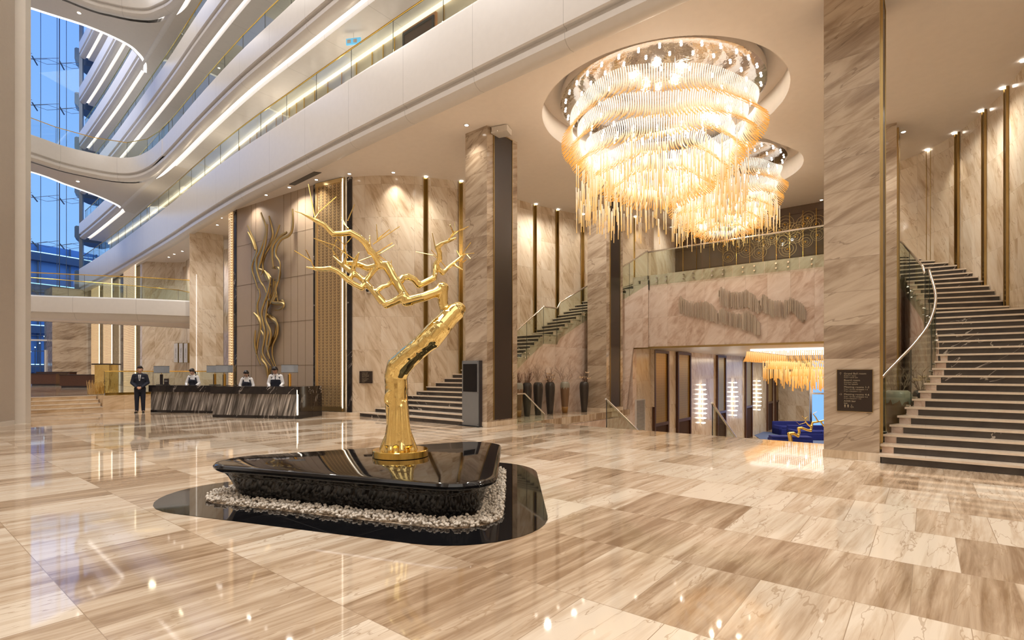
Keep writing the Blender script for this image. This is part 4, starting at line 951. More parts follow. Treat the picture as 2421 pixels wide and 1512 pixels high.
trunk += chain([(1030, 624, 6.5, .26), (1040, 612, 6, .24), (1039, 596, 6, .2), (1034, 584, 6, .18), (1046, 575, 4.5, .16), (1060, 570, 4, .14), (1079, 562, 2, .12)])
trunk += chain([(1073, 624, 3.5, .36), (1082, 631, 3, .3), (1094, 637, 1.5, .26)])
for a in range(14):                                                 # the oval knot on the trunk's left side
    t0, t1 = 2*math.pi*a/14, 2*math.pi*(a+1)/14
    trunk.append((D(921+10*math.cos(t0), 941+16*math.sin(t0), TD-.125), D(921+10*math.cos(t1), 941+16*math.sin(t1), TD-.125), 3*S, 3*S))
trunk.append((D(1000, 822, TD-.19), D(1008, 815, TD-.19), 5*S, 4*S)); trunk.append((D(966, 842, TD-.17), D(975, 838, TD-.17), 6*S, 4*S))
for a in (-16, -6, 5, 15): trunk.append((D(943+a, 965-abs(a), TD-.11), D(943+a*1.5, 1050, TD-.17), 5*S, 9*S))
from mathutils import noise as mn
tm = capsule_union('trunk', trunk, .0115, 0, 3)
NRM = [v.normal.copy() for v in tm.vertices]
for v, vn in zip(tm.vertices, NRM):
    k = .022 if v.co.z < 2.35 else .007; s = 4.6 if v.co.z < 2.35 else 9
    v.co += vn*(k*mn.noise(Vector((v.co.x*s, v.co.y*s, v.co.z*s*.55)))+k*.12*mn.noise(v.co*s*2.3))
put('trunk', tm, 'sculpture_gold', tr)
tw = [((745, 516), (729, 435)), ((745, 514), (755, 500), (795, 465)), ((826, 548), (808, 515)), ((822, 521), (838, 483)), ((824, 540), (812, 528), (808, 519)), ((882, 577), (945, 535)), ((891, 567), (921, 542)), ((892, 565), (890, 530)),
      ((849, 617), (900, 598), (932, 579)), ((890, 598), (928, 574)), ((890, 600), (912, 615)), ((836, 612), (792, 580), (742, 563)), ((801, 612), (784, 588), (750, 566)), ((822, 610), (812, 577), (796, 560)), ((790, 602), (786, 590), (796, 565)), ((806, 607), (815, 580), (832, 560)),
      ((743, 634), (735, 615), (723, 590)), ((737, 618), (696, 592)), ((1054, 631), (1019, 590)), ((1036, 612), (1024, 603), (984, 595)), ((1030, 588), (1022, 551)), ((1059, 569), (1075, 548), (1100, 540)), ((1066, 558), (1075, 545), (1075, 526)), ((1072, 550), (1064, 531)), ((1060, 566), (1085, 545), (1108, 535)),
      ((1093, 604), (1100, 590), (1113, 573)), ((1095, 601), (1121, 598)), ((1088, 607), (1080, 592)), ((1094, 620), (1104, 612)), ((1085, 620), (1093, 612), (1100, 600)), ((925, 642), (925, 615)), ((713, 504), (697, 499)), ((1102, 600), (1112, 611))]
random.seed(5)
for k, pts in enumerate(tw):
    d0 = min(NODES, key=lambda q: (q[0]-pts[0][0])**2+(q[1]-pts[0][1])**2)[2]; dd = random.uniform(-.15, .15)
    P_ = [tp(u, v, d0+dd*i) for i, (u, v) in enumerate(pts)]; MB().tube(P_, [.0075]+[.005]*(len(P_)-1), 5).build('twig', 'gold', tr)
# ================================================================== WALL SCULPTURE OF GILT RIBBONS
ws = thing('ribbon_sculpture', 'tall wavy gilt ribbon sculpture climbing the pale panelled reception wall', 'wall art', (*onL(630, 880, RW0, RW1)[:2], 1.5))
RB = [[(585, 533), (592, 550), (602, 575), (606, 597), (597, 622), (596, 640), (603, 662), (610, 685)], [(586, 549), (596, 570), (603, 590)],
 [(617, 503), (628, 535), (626, 560), (616, 590), (606, 612), (607, 640), (615, 665), (625, 680), (631, 700), (630, 730)],
 [(632, 530), (628, 570), (618, 610), (612, 634), (620, 640), (616, 650)], [(636, 511), (643, 540), (644, 560), (632, 590), (624, 612), (620, 636)],
 [(661, 531), (650, 560), (636, 585), (622, 610), (622, 640), (632, 660), (640, 675), (636, 705)], [(678, 549), (660, 560), (645, 580), (643, 605), (646, 632)],
 [(692, 494), (692, 535), (684, 555), (665, 565), (653, 585), (652, 605), (662, 625), (658, 665)], [(620, 635), (634, 650), (641, 658)],
 [(643, 632), (658, 634), (661, 650), (652, 680), (653, 695), (657, 714)], [(625, 640), (635, 658), (640, 675)],
 [(653, 695), (645, 712), (650, 716), (668, 718), (670, 724), (660, 731)], [(652, 665), (644, 700), (640, 715), (655, 715), (668, 712), (671, 722), (665, 729), (650, 732)],
 [(612, 682), (614, 700), (608, 720), (610, 745), (616, 760), (612, 790), (608, 820), (607, 838), (616, 862)],
 [(600, 740), (610, 752), (616, 770), (612, 800)], [(640, 655), (633, 690), (624, 715), (618, 740), (622, 765), (626, 790), (620, 830), (628, 850), (640, 866)],
 [(646, 658), (645, 690), (634, 715), (630, 740), (652, 758), (652, 785), (640, 812), (632, 835), (640, 850), (648, 867)],
 [(650, 664), (646, 700), (628, 735), (640, 752), (655, 765), (655, 790), (645, 815), (644, 840), (652, 867)],
 [(616, 780), (624, 800), (618, 845), (630, 866), (634, 895)], [(633, 710), (628, 750), (634, 780), (630, 815), (638, 848)], [(626, 866), (632, 880), (636, 900)], [(640, 866), (636, 885), (636, 905)],
 [(604, 780), (602, 812), (606, 835)], [(630, 760), (640, 790), (632, 830)]]
for k, rb in enumerate(RB):
    o = .10+.05*(k % 4); Pn = smooth([onL(u, v, (RW0[0], RW0[1]-o), (RW1[0], RW1[1]-o)) for u, v in rb], 7)
    n = len(Pn); MB().tube(Pn, [.066*(.35+.65*math.sin(math.pi*min(1, .12+i/n*.85))) for i in range(n)], 6, flat=(1.1, .7)).build('ribbon', 'bronze_gold', ws, True)
for u in (594, 645, 700):
    p = onL(u, 500, (RW0[0], RW0[1]-.55), (RW1[0], RW1[1]-.55)); add_light('SPOT', 'wall_washer', (p.x, p.y, CEIL-.08), 80, (1, .86, .66), .03, rot=(math.radians(12), 0, 0), spot=.6, blend=.6)
# ================================================================== LATTICE SCREEN RIGHT OF THE RECEPTION WALL
sd = (Vector(SC1)-Vector(B1)).normalized(); sn = Vector((sd.y, -sd.x)); sn = -sn if sn.y > 0 else sn
s0, s1 = Vector(B1)+sd*.03+sn*.06, Vector(SC1)-sd*.03+sn*.06; sl = (s1-s0).length
sc_t = thing('lattice_screen', 'tall pale brass lattice screen of plaited leaf pattern right of the reception wall', 'screen', (s0.x, s0.y, .1))
def seg(a, b_, z0, z1, th=.05): m = MB(); m.prism([tuple(a+sn*th), tuple(b_+sn*th), tuple(b_), tuple(a)], z0, z1); return m
seg(s0+sd*.08, s1-sd*.16, .30, CEIL-.16, .03).build('lattice_panel', 'lattice_gold', sc_t)
seg(s0, s0+sd*.08, .14, CEIL-.02).build('frame_bar', 'brass_pale', sc_t); seg(s0+sd*.08, s1-sd*.1, .14, .30).build('frame_bar', 'brass_pale', sc_t); seg(s0+sd*.08, s1-sd*.1, CEIL-.16, CEIL-.02).build('frame_bar', 'brass_pale', sc_t)
seg(s1-sd*.05, s1, .14, CEIL-.02).build('frame_bar', 'brass_pale', sc_t)
seg(s1-sd*.11, s1-sd*.08, .25, CEIL-.05, .045).build('light_strip', 'strip_glow', sc_t)
# curved lit screen at the left end of the reception wall
cs = thing('backlit_lattice_screen', 'narrow curved backlit lattice screen at the left end of the reception wall', 'screen', (-22.6, 9.5, .1))
cvs = [Vector(p) for p in ((-22.28, 9.42), (-22.7, 9.5), (-23.05, 9.72), (-23.22, 10.05))]
m = MB(); m.sweep(cvs, [(0, .2), (0, CEIL-.03), (.05, CEIL-.03), (.05, .2)]); m.build('lattice_panel', 'lattice_lit', cs, True)
MB().tube([(-23.27, 10.12, .2), (-23.27, 10.12, CEIL-.05)], .035, 6).build('light_strip', 'warm_glow', cs)
# light slit in the reception pier
pf = Vector((-27.1, 9.6)); pg = Vector((-26.62, 10.9)); a = pf+(pg-pf)*.2; nn = Vector((pg-pf)); nn = Vector((nn.y, -nn.x)).normalized()
t = thing('light_slit', 'thin upright glowing slit in the marble pier left of the reception wall', 'wall light', (a.x+nn.x*.01, a.y+nn.y*.01, .6))
MB().box((a.x+nn.x*.008, a.y+nn.y*.008, 3.6), (.012, .03, 5.0), math.atan2((pg-pf).y, (pg-pf).x)).build('slit', 'cove_glow', t)
# ================================================================== RECEPTION DESKS
def desk(lab, a, b_, c, z=1.02, side=True, dep=.85):
    a, b_, c = Vector(a), Vector(b_), Vector(c); d = (b_-a).normalized(); n = Vector((-d.y, d.x)); n = n if n.dot(Vector((-SN, CS))) > 0 else -n
    A, B, C = a, b_, c; Dk = a+n*dep; Ck = c+n*(dep-.3)
    t = thing('reception_desk', lab, 'reception desk', (*((a+b_)/2), 0), 'reception desks')
    def poly(o): return [tuple(A+n*o+d*o), tuple(B+n*o-d*o*.6), tuple(C-d*o), tuple(Ck-d*o), tuple(Dk+d*o)]
    MB().prism(poly(.045), 0, .09).build('plinth', 'dark_marble', t)
    MB().prism(poly(.05), .09, z-.24).build('front_panel', 'stripe_marble', t)
    MB().prism(poly(0), z-.24, z).build('top_band', 'dark_marble', t)
    if side:
        e = (C-B).normalized(); m = MB(); o = Vector((e.y, -e.x))*.012; m.prism([tuple(B+o), tuple(C+o), tuple(C-e*.01), tuple(B+e*.01)], .0, z-.24); m.build('end_panel', 'dark_marble', t)
        g = (Ck-C).normalized(); o = Vector((g.y, -g.x))*.014; MB().prism([tuple(C+o-g*.01), tuple(Ck+o), tuple(Ck-o*4), tuple(C-o*4)], .0, z-.24).build('end_panel', 'dark_marble', t)
        p = B-d*.02-n*.0; MB().prism([tuple(B-d*.038-n*.012), tuple(B-d*.022-n*.012), tuple(B-d*.022+n*.05), tuple(B-d*.038+n*.05)], .12, z-.1).build('light_slit', 'strip_glow', t)
    return t
def w2(r, d): p = W(r, d); return (p.x, p.y)
desk('nearer marble reception desk with black top band and grey streaked front', w2(-9.9, 17.0), w2(-6.78, 16.42), w2(-6.62, 17.2))
desk('farther marble reception desk with grey streaked front, next to the suited man', w2(-13.4, 19.1), w2(-10.55, 18.55), w2(-10.4, 19.2), 1.0, False)
# table lamps
def lamp(lab, u, v0, v1, vb, d, w_, ux, gold=True):
    z0, z1, zb = (EYE-(q-HY)/F*d for q in (v1, v0, vb)); x, y = W((u-CX)/F*d, d).x, W((u-CX)/F*d, d).y; R = w_/2/F*d; zb = 1.005 if zb < 1.2 else zb
    t = thing('table_lamp', lab, 'lamp', (x, y, zb), 'table lamps on the reception desks'); a = -math.asin(SN)+.1
    rz = math.asin(SN)-.15
    m = MB(); m.box((x, y, (z0+z1)/2), (2*R, R*1.1, z1-z0), rz); m.build('lamp_shade', 'lamp_shade', t)
    m = MB(); m.box((x, y, (z0+z1)/2), (2*R+.012, R*1.1+.012, .01), rz); m2 = MB(); m2.box((x, y, z1), (2*R+.01, R*1.1+.01, .012), rz).box((x, y, z0), (2*R+.01, R*1.1+.01, .012), rz); m2.build('shade_trim', 'dark_metal', t)
    MB().tube([(x, y, z0+.02), (x, y, z0-.05)], .012, 8).build('neck', 'brass', t)
    sx_ = CS*ux; sy_ = SN*ux
    MB().box((x, y, (zb+z0-.05)/2+.008), (.07, .06, z0-.05-zb-.02), rz).build('stem', 'brass' if gold else 'kiosk_dark', t)
    MB().box((x-.03*CS, y-.03*SN, (zb+z0-.05)/2), (.03, .055, (z0-.05-zb)*.92), rz).build('stem_inlay', 'kiosk_dark', t)
    MB().box((x, y, zb+.011), (R*1.5, .16, .02), rz).build('base', 'dark_metal', t)
lamp('grey box-shaded table lamp beside the small black desk sign', 382, 865, 881, 909, 19.45, 28, 0, False)
lamp('grey box-shaded table lamp half hidden behind another at the joint of the desks', 508, 864, 880, 909, 19.2, 30, 0)
lamp('grey box-shaded table lamp at the left end of the nearer desk', 531, 863, 880, 911, 17.45, 31, 0)
lamp('grey box-shaded table lamp at the right end of the nearer desk', 685, 862, 880, 912, 16.95, 32, 0)
p = W((393.5-CX)/F*19.3, 19.3)
t = thing('desk_sign', 'small black stand-up sign on the farther reception desk', 'sign', (p.x, p.y, 1.0))
MB().box((p.x, p.y, 1.012), (.2, .12, .022), .65).build('base', 'dark_metal', t); MB().box((p.x, p.y, 1.13), (.17, .03, .22), .65).build('panel', 'kiosk_dark', t)
MB().box((p.x+.013, p.y-.017, 1.15), (.11, .006, .05), .65).build('lettering_strip', 'kiosk_grey', t)
# ================================================================== PEOPLE
def arm_chain(s, sh, el, wr): return [(sh, el, .056, .045), (el, wr, .044, .030)]
def hand(wr, fw_, pd, side, curl=.5):
    """palm, four fingers and a thumb: fw_ = finger direction, pd = palm normal"""
    fw_ = Vector(fw_).normalized(); pd = Vector(pd).normalized(); ac = fw_.cross(pd).normalized()*side; wr = Vector(wr); S_ = []
    S_.append((wr, wr+fw_*.05, .026, .034)); S_.append((wr+fw_*.03-ac*.02, wr+fw_*.085-ac*.022, .018, .014)); S_.append((wr+fw_*.03+ac*.02, wr+fw_*.085+ac*.022, .018, .014))
    for k, (o, L) in enumerate(((-.03, .062), (-.01, .072), (.01, .068), (.029, .052))):
        a = wr+fw_*.085+ac*o; b_ = a+(fw_*(1-.3*curl)+pd*.4*curl).normalized()*L*.5; c = b_+(fw_*(1-curl)+pd*curl).normalized()*L*.5
        S_ += [(a, b_, .0092, .0088), (b_, c, .0088, .0075)]
    a = wr+fw_*.03-ac*.032; b_ = a+(fw_*.6-ac*.7+pd*.3).normalized()*.035; c = b_+(fw_*.9-ac*.2+pd*.4).normalized()*.03; S_ += [(a, b_, .013, .011), (b_, c, .011, .009)]
    return S_
def person(lab, loc, rz, H, female=False, suit=False, pose='desk', tilt=.35, headturn=0.0, skin='skin', glasses=False):
    t = thing('person', lab, 'person', (0, 0, 0), None); k = 1.0
    hw = .155 if female else .178; sh = 1.40
    V3 = lambda *a: Vector(a)
    torso = [(V3(0, 0, .93), V3(0, 0, 1.05), .15 if female else .145, .125 if female else .14, .68), (V3(0, 0, 1.05), V3(0, -.005, 1.24), .122 if female else .14, .145 if female else .165, .66), (V3(0, 0, 1.24), V3(0, .005, 1.36), .145 if female else .165, .13, .66),
             (V3(-hw+.02, .01, sh-.01), V3(hw-.02, .01, sh-.01), .062, .062)]
    if female: torso += [(V3(s*.06, -.045, 1.245), V3(s*.06, -.05, 1.245), .06, .055) for s in (-1, 1)]
    legs = []
    for s in (-1, 1):
        legs += [(V3(s*.085, 0, .90), V3(s*.095, -.01, .50), .088, .062), (V3(s*.095, -.01, .5), V3(s*.10, .01, .09), .06, .042)]
    neck = [(V3(0, .01, 1.38), V3(0, -.005, 1.50), .055, .05)]
    # head, tilted forward about the neck
    Rm = Matrix.Rotation(headturn, 3, 'Z') @ Matrix.Rotation(tilt, 3, 'X'); hb = V3(0, 0, 1.49)
    def hp(x, y, z): return hb+Rm @ Vector((x, y, z))
    head = [(hp(0, .015, .17), hp(0, .02, .14), .086, .088), (hp(0, -.012, .12), hp(0, -.025, .06), .075, .052), (hp(0, -.035, .04), hp(0, -.045, .022), .034, .028),
            (hp(0, -.095, .115), hp(0, -.108, .088), .009, .014), (hp(-.02, -.08, .055), hp(.02, -.08, .055), .012, .012), (hp(-.035, -.07, .10), hp(-.03, -.072, .095), .03, .026), (hp(.035, -.07, .10), hp(.03, -.072, .095), .03, .026), (hp(-.04, -.078, .135), hp(.04, -.078, .135), .016, .016)]
    for s in (-1, 1): head.append((hp(s*.085, .01, .13), hp(s*.087, .014, .095), .013, .010))
    arms, hands = [], []
    for s in (-1, 1):
        shd = V3(s*hw, .01, sh-.015)
        if pose == 'clasp': el = V3(s*.245, .0, 1.12); wr = V3(s*.085, -.185, .965)
        elif pose == 'desk': el = V3(s*.245, -.02, 1.12); wr = V3(s*.17, -.22, 1.02)
        arms += arm_chain(s, shd, el, wr)
        if pose == 'clasp': hands += hand(wr, (-s*.85, -.22, -.35), (0, .6, -.7), s, .6)
        else: hands += hand(wr, (-s*.1, -1, -.12), (0, -.2, -1), s, .35)
    sc_ = H/1.745
    feet = [(V3(s*.10, .03, .05), V3(s*.115, -.12, .035), .042, .038) for s in (-1, 1)]
    root_m = Matrix.Translation(Vector(loc)) @ Matrix.Rotation(rz, 4, 'Z') @ Matrix.Scale(sc_, 4)
    t.matrix_basis = root_m
    def add(nm, segs, mat, vox, infl=0.0, par=None):
        me = capsule_union(nm, segs, vox, infl); me.transform(root_m); return put(nm, me, mat, par or t)
    body = add('body', torso+legs+neck+head+arms+hands+feet, skin, .0085)
    add('trousers', legs+[torso[0]], 'navy_suit', .014, .018)
    shoes = [(V3(s*.10, .045, .035), V3(s*.118, -.16, .028), .042, .036) for s in (-1, 1)]
    add('shoes', shoes, 'shoe', .01, .006)
    if suit:
        add('jacket', torso+arms+[(V3(0, 0, .90), V3(0, 0, 1.0), .158, .15, .72)], 'navy_suit', .013, .018)
        col = MB(); col.v = [tuple(root_m @ Vector(p)) for p in ((-.045, -.10, 1.425), (.045, -.10, 1.425), (.014, -.152, 1.20), (-.014, -.152, 1.20), (-.045, -.06, 1.425), (.045, -.06, 1.425), (.014, -.11, 1.20), (-.014, -.11, 1.20))]
        for f in ((0, 3, 2, 1), (4, 5, 6, 7), (0, 1, 5, 4), (1, 2, 6, 5), (2, 3, 7, 6), (3, 0, 4, 7)): col.face(f)
        col.build('shirt_front', 'white_shirt', t)
        m = MB(); m.tube([root_m @ Vector(p) for p in ((0, -.145, 1.405), (0, -.158, 1.37), (0, -.162, 1.24))], [.018*sc_, .014*sc_, .02*sc_], 6, flat=(1, .5)); m.build('necktie', 'navy_vest', t)
        m = MB(); c = root_m @ Vector((.105, -.136, 1.30)); m.box(tuple(c), (.07, .012, .02), rz); m.build('name_badge', 'white_shirt', t)
        m = MB(); m.tube([root_m @ Vector((s_*.055, .01-.055*abs(1), 1.425)) for s_ in (-1, 0, 1)], .012, 6); m.build('shirt_collar', 'white_shirt', t)
        add('cuffs', [(V3(s*.105, -.167, .98), V3(s*.09, -.18, .968), .034, .033) for s in (-1, 1)], 'white_shirt', .008, .002)
    else:
        add('shirt', torso[1:]+arms+[(V3(0, .01, 1.40), V3(0, 0, 1.44), .062, .056)], 'white_shirt', .013, .014)
        # waistcoat with a deep V: body shells beside the open front
        vs_ = [(V3(0, 0, .95), V3(0, 0, 1.06), .152, .135, .70), (V3(0, 0, 1.05), V3(0, -.003, 1.20), .13 if female else .145, .150 if female else .165, .68)]
        if female: vs_ += [(V3(s*.06, -.045, 1.225), V3(s*.06, -.05, 1.225), .066, .06) for s in (-1, 1)]
        for s in (-1, 1): vs_ += [(V3(s*.075, -.02, 1.18), V3(s*.10, .0, 1.36), .085 if female else .082, .045, .85), (V3(s*.10, 0, 1.36), V3(s*.105, .01, 1.425), .042, .03)]
        add('waistcoat', vs_, 'navy_vest', .011, .026)
        if not female: m = MB(); m.tube([root_m @ Vector(p) for p in ((0, -.10, 1.41), (0, -.135, 1.36), (0, -.15, 1.22))], [.018, .014, .02], 6, flat=(1, .5)); m.build('necktie', 'navy_vest', t)
        m = MB(); c = root_m @ Vector((.09, -.15, 1.285)); m.box(tuple(c), (.06, .012, .02), rz); m.build('name_badge', 'white_shirt', t)
    hr = [(hp(0, .034, .185), hp(0, .052, .10), .090, .070), (hp(0, -.038, .215), hp(0, .03, .215), .060, .070), (hp(-.06, .03, .16), hp(.06, .03, .16), .046, .046), (hp(-.052, -.045, .205), hp(.052, -.045, .205), .036, .036), (hp(-.055, .045, .10), hp(.055, .045, .10), .038, .038)]
    if female: hr += [(hp(0, .10, .12), hp(.02, .125, .05), .035, .035), (hp(.02, .125, .05), hp(.03, .12, -.06), .032, .014), (hp(-.07, -.02, .17), hp(-.075, .02, .12), .022, .02), (hp(.07, -.02, .17), hp(.075, .02, .12), .022, .02)]
    else: hr += [(hp(s*.078, .01, .15), hp(s*.08, .02, .125), .02, .014) for s in (-1, 1)]+[(hp(-.045, -.055, .215), hp(.045, -.055, .215), .022, .022)]
    add('hair', hr, 'hair', .009)
    for s in (-1, 1):
        m = MB(); c = root_m @ hp(s*.031, -.0905, .118); m.ball(tuple(c), .0075*sc_, 8, (1.4, 1, .6)); m.build('eye', 'hair', t, True)
        m = MB(); m.tube([root_m @ hp(s*.018, -.096, .138), root_m @ hp(s*.032, -.097, .142), root_m @ hp(s*.048, -.088, .137)], .003*sc_, 4); m.build('eyebrow', 'hair', t)
    m = MB(); m.tube([root_m @ hp(-.02, -.085, .056), root_m @ hp(0, -.093, .055), root_m @ hp(.02, -.085, .056)], .0045*sc_, 5); m.build('lips', 'lip', t)
    if glasses:
        m = MB()
        for s in (-1, 1): m.tube([root_m @ hp(s*.033+.022*math.cos(a), -.105, .116+.017*math.sin(a)) for a in [2*math.pi*q/10 for q in range(11)]], .0018, 4, cap=False)
        m.build('glasses', 'dark_metal', t)
    return t
def floorp(u, d): p = W((u-CX)/F*d, d); return (p.x, p.y, 0)
TH = math.asin(SN)
def fc(u, d): p = floorp(u, d); return math.atan2(-p[0], p[1])
person('standing man in dark navy suit and tie with hands clasped, left of the reception desks', floorp(331, 18.95), fc(331, 18.95)-.12, 1.70, False, True, 'clasp', .04, .12)
person('receptionist with dark tied-back hair in white blouse and black waistcoat at the farther desk', floorp(456.5, 20.25), fc(456.5, 20)-.35, 1.62, True, False, 'desk', .40, -.45, 'skin_pale')
person('receptionist with glasses in white blouse and black waistcoat at the nearer desk', floorp(583.5, 18.4), fc(583.5, 18)-.12, 1.55, True, False, 'desk', .55, -.2, 'skin_pale', True)
person('man in white shirt, tie and black waistcoat looking down behind the nearer desk', floorp(652, 18.15), fc(652, 18)-.15, 1.68, False, False, 'desk', .55, -.25)
# ================================================================== KIOSK, SIGNS, GRILLE
k0, k1 = G(1092.5, 1005.5), G(1131, 1009.5); kd = Vector(((k1-k0).x, (k1-k0).y)); kw = kd.length; kd.normalize(); kn = Vector((-kd.y, kd.x)); kn = kn if kn.dot(Vector((-SN, CS))) > 0 else -kn
kc = (Vector((k0.x, k0.y))+Vector((k1.x, k1.y)))/2; ka = math.atan2(kd.y, kd.x)
t = thing('info_kiosk', 'slim grey upright information kiosk with dark screen beside the front column', 'kiosk', (kc.x, kc.y, 0)); KZ = 1.80
def kb(nm, mat, a0, a1, n0, n1, z0, z1, par=t):
    c = kc+kd*((a0+a1)/2)+kn*((n0+n1)/2); return MB().box((c.x, c.y, (z0+z1)/2), (a1-a0, n1-n0, z1-z0), ka).build(nm, mat, par)
kb('casing', 'kiosk_dark', -kw/2, kw/2+.03, .03, .17, .02, KZ); kb('base_plate', 'dark_metal', -kw/2-.1, kw/2+.06, -.06, .3, 0, .018)
kb('front_plate', 'kiosk_grey', -kw/2, kw/2, 0, .029, .03, KZ); kb('screen', 'screen_black', -kw/2+.045, kw/2-.05, -.006, .001, .95, KZ-.09)
for a in (-kw/2+.02, kw/2-.02):
    for z in (.07, .93, KZ-.03): kb('bolt', 'dark_metal', a-.008, a+.008, -.006, .001, z-.008, z+.008)
def text(body, loc, rot, size, parent, mat='sign_text', align='LEFT', sxx=1.0):
    c = bpy.data.curves.new('lettering', 'FONT'); c.body = body; c.size = size; c.align_x = align; c.extrude = .0008; c.materials.append(M[mat]); c.space_character = 1.05
    tmp = bpy.data.objects.new('lettering', c); me = bpy.data.meshes.new_from_object(tmp); bpy.data.objects.remove(tmp)
    o = bpy.data.objects.new('lettering', me); COL.objects.link(o); o.rotation_euler = rot; o.location = loc; o.scale = (sxx, 1, 1); o.parent = parent; o.matrix_parent_inverse = world_inv(parent); return o
# sign on the right front column
sy = YC+.05-.0
a, b_ = onY(1979, 873, sy-.02), onY(2063, 973, sy-.02); sw, shh = b_.x-a.x, a.z-b_.z
zt_ = onY(2021, 873.5, sy-.02).z; zb_ = onY(2021, 972, sy-.02).z
t = thing('direction_sign', 'large dark brown direction sign with gilt lettering on the column by the right staircase', 'sign', ((a.x+b_.x)/2, sy-.02, zb_))
MB().box2(a.x, b_.x, sy-.022, sy-.001, zb_, zt_).build('board', 'sign_brown', t)
f = MB(); 
for x0, x1, z0, z1 in ((a.x-.006, a.x, zb_, zt_), (b_.x, b_.x+.006, zb_, zt_), (a.x-.006, b_.x+.006, zb_-.006, zb_), (a.x-.006, b_.x+.006, zt_, zt_+.006)): f.box2(x0, x1, sy-.024, sy-.001, z0, z1)
f.build('frame', 'bronze_gold', t)
SH = zt_-zb_; rot = (math.pi/2, 0, 0); X0 = a.x+.2*sw
def line(s, fy, sz, xs=1.0): return text(s, (X0, sy-.024, zt_-fy*SH), rot, sz*SH, t, sxx=xs)
for s, fy, sz in (('Grand Ball room', .112, .060), ('Банкет залы', .158, .040), ('Банкетный зал', .200, .038), ('Board room', .272, .060), ('Отырыс залы', .320, .040), ('Зал заседаний', .362, .038), ('Meeting rooms 1-3', .435, .060), ('Конференц залдары 1-3', .483, .040), ('Переговорные 1-3', .530, .038),
                 ('Meeting rooms 4-6', .612, .060), ('Конференц залдары 4-6', .660, .040), ('Переговорные 4-6', .705, .038), ('AXIS bar', .775, .060), ('Бар', .822, .040)): line(s, fy, sz, 1.04 if sz == .06 else 1.0)
def arrow(x, z, s, up, par, y, ax=None):
    m = MB()
    pts = [((0, -s), (0, s)), ((-s*.8, s*.2), (0, s)), ((s*.8, s*.2), (0, s))]
    for p, q in pts:
        if not up: p, q = (p[1], -p[0]), (q[1], -q[0])
        m.tube([(x+p[0], y, z+p[1]), (x+q[0], y, z+q[1])], s*.09, 4)
    return m.build('arrow', 'sign_text', par)
arrow(a.x+.10*sw, zt_-.095*SH, .022, True, t, sy-.024); arrow(a.x+.10*sw, zt_-.595*SH, .022, False, t, sy-.024)
m = MB(); px = X0+.015
for k in range(2): 
    x = px+k*.045; z = zb_+.12*SH; m.ball((x, sy-.024, z+.028), .006, 8, (1, .3, 1)); m.tube([(x, sy-.024, z+.02), (x, sy-.024, z-.002)], .010, 8, flat=(1, .3)); m.tube([(x-.005, sy-.024, z), (x-.004, sy-.024, z-.022)], .003, 4); m.tube([(x+.005, sy-.024, z), (x+.004, sy-.024, z-.022)], .003, 4)
x = px+.1; z = zb_+.115*SH; m.ball((x-.004, sy-.024, z+.028), .005, 8, (1, .3, 1)); m.tube([(x-.004, sy-.024, z+.02), (x, sy-.024, z), (x+.016, sy-.024, z), (x+.024, sy-.024, z-.018)], .003, 4)
m.tube([(x+.014*math.cos(q)-.002, sy-.024, z-.006+.014*math.sin(q)) for q in [math.radians(100+i*25) for i in range(11)]], .0022, 4); m.build('washroom_symbols', 'sign_text', t)
# small sign on the curved wall left of the tree
q0, q1 = Vector((-15.0, 10.52)), Vector((-14.45, 10.85)); c0 = onL(851.5, 877, q0, q1); c1 = onL(881, 905.5, q0, q1); d_ = Vector((c1.x-c0.x, c1.y-c0.y)); ww = d_.length; d_.normalize(); n_ = Vector((d_.y, -d_.x)); an = math.atan2(d_.y, d_.x)
mid = (Vector((c0.x, c0.y))+Vector((c1.x, c1.y)))/2+n_*.03; H_ = c0.z-c1.z
t = thing('direction_sign', 'small dark brown direction sign on the curved marble wall left of the golden tree', 'sign', (mid.x, mid.y, c1.z))
MB().box((mid.x, mid.y, c1.z+H_/2), (ww, .06, H_), an).build('board', 'sign_brown', t)
bs = mid-d_*(ww/2)+n_*.032+d_*(ww*.22)
for s, fy, sz in (('Astana Hall', .17, .085), ('Астана залы', .26, .06), ('Концертный зал', .34, .06), ('Spa & Fitness', .44, .085), ('Спа фитнес', .53, .06), ('Park Kitchen', .66, .085), ('мейрамхана', .745, .06), ('Ресторан', .82, .06), ('Кухня', .90, .06)): text(s, (bs.x, bs.y, c0.z-fy*H_), (math.pi/2, 0, an), sz*H_*1.1, t, sxx=1.1)
# white grille in the passage
g0, g1 = onX(1502, 944, XL+.0), None
gx = FX0-.0; p0 = onX(1503, 946, gx); p1 = onX(1521, 1018, gx); t = thing('air_grille', 'upright white louvred air grille in the marble side wall of the stairs down', 'vent', (gx+.02, p0.y, p1.z))
p0y, p1y = onX(1502, 946, gx-.0).y, onX(1522, 946, gx).y
MB().box2(gx+.001, gx+.012, p0y, p1y, p1.z-.5, p0.z).build('backing', 'grille_dark', t)
m = MB(); n = 34
for i in range(n): z = lerp(p1.z-.5, p0.z, (i+.5)/n); m.box2(gx+.01, gx+.05, p0y, p1y, z-.012, z+.012)
m.build('slats', 'grille_white', t)
m = MB(); m.box2(gx+.001, gx+.06, p0y-.03, p0y, p1.z-.5, p0.z+.03); m.box2(gx+.001, gx+.06, p1y, p1y+.03, p1.z-.5, p0.z+.03); m.box2(gx+.001, gx+.06, p0y, p1y, p0.z, p0.z+.03); m.build('frame', 'grille_white', t)
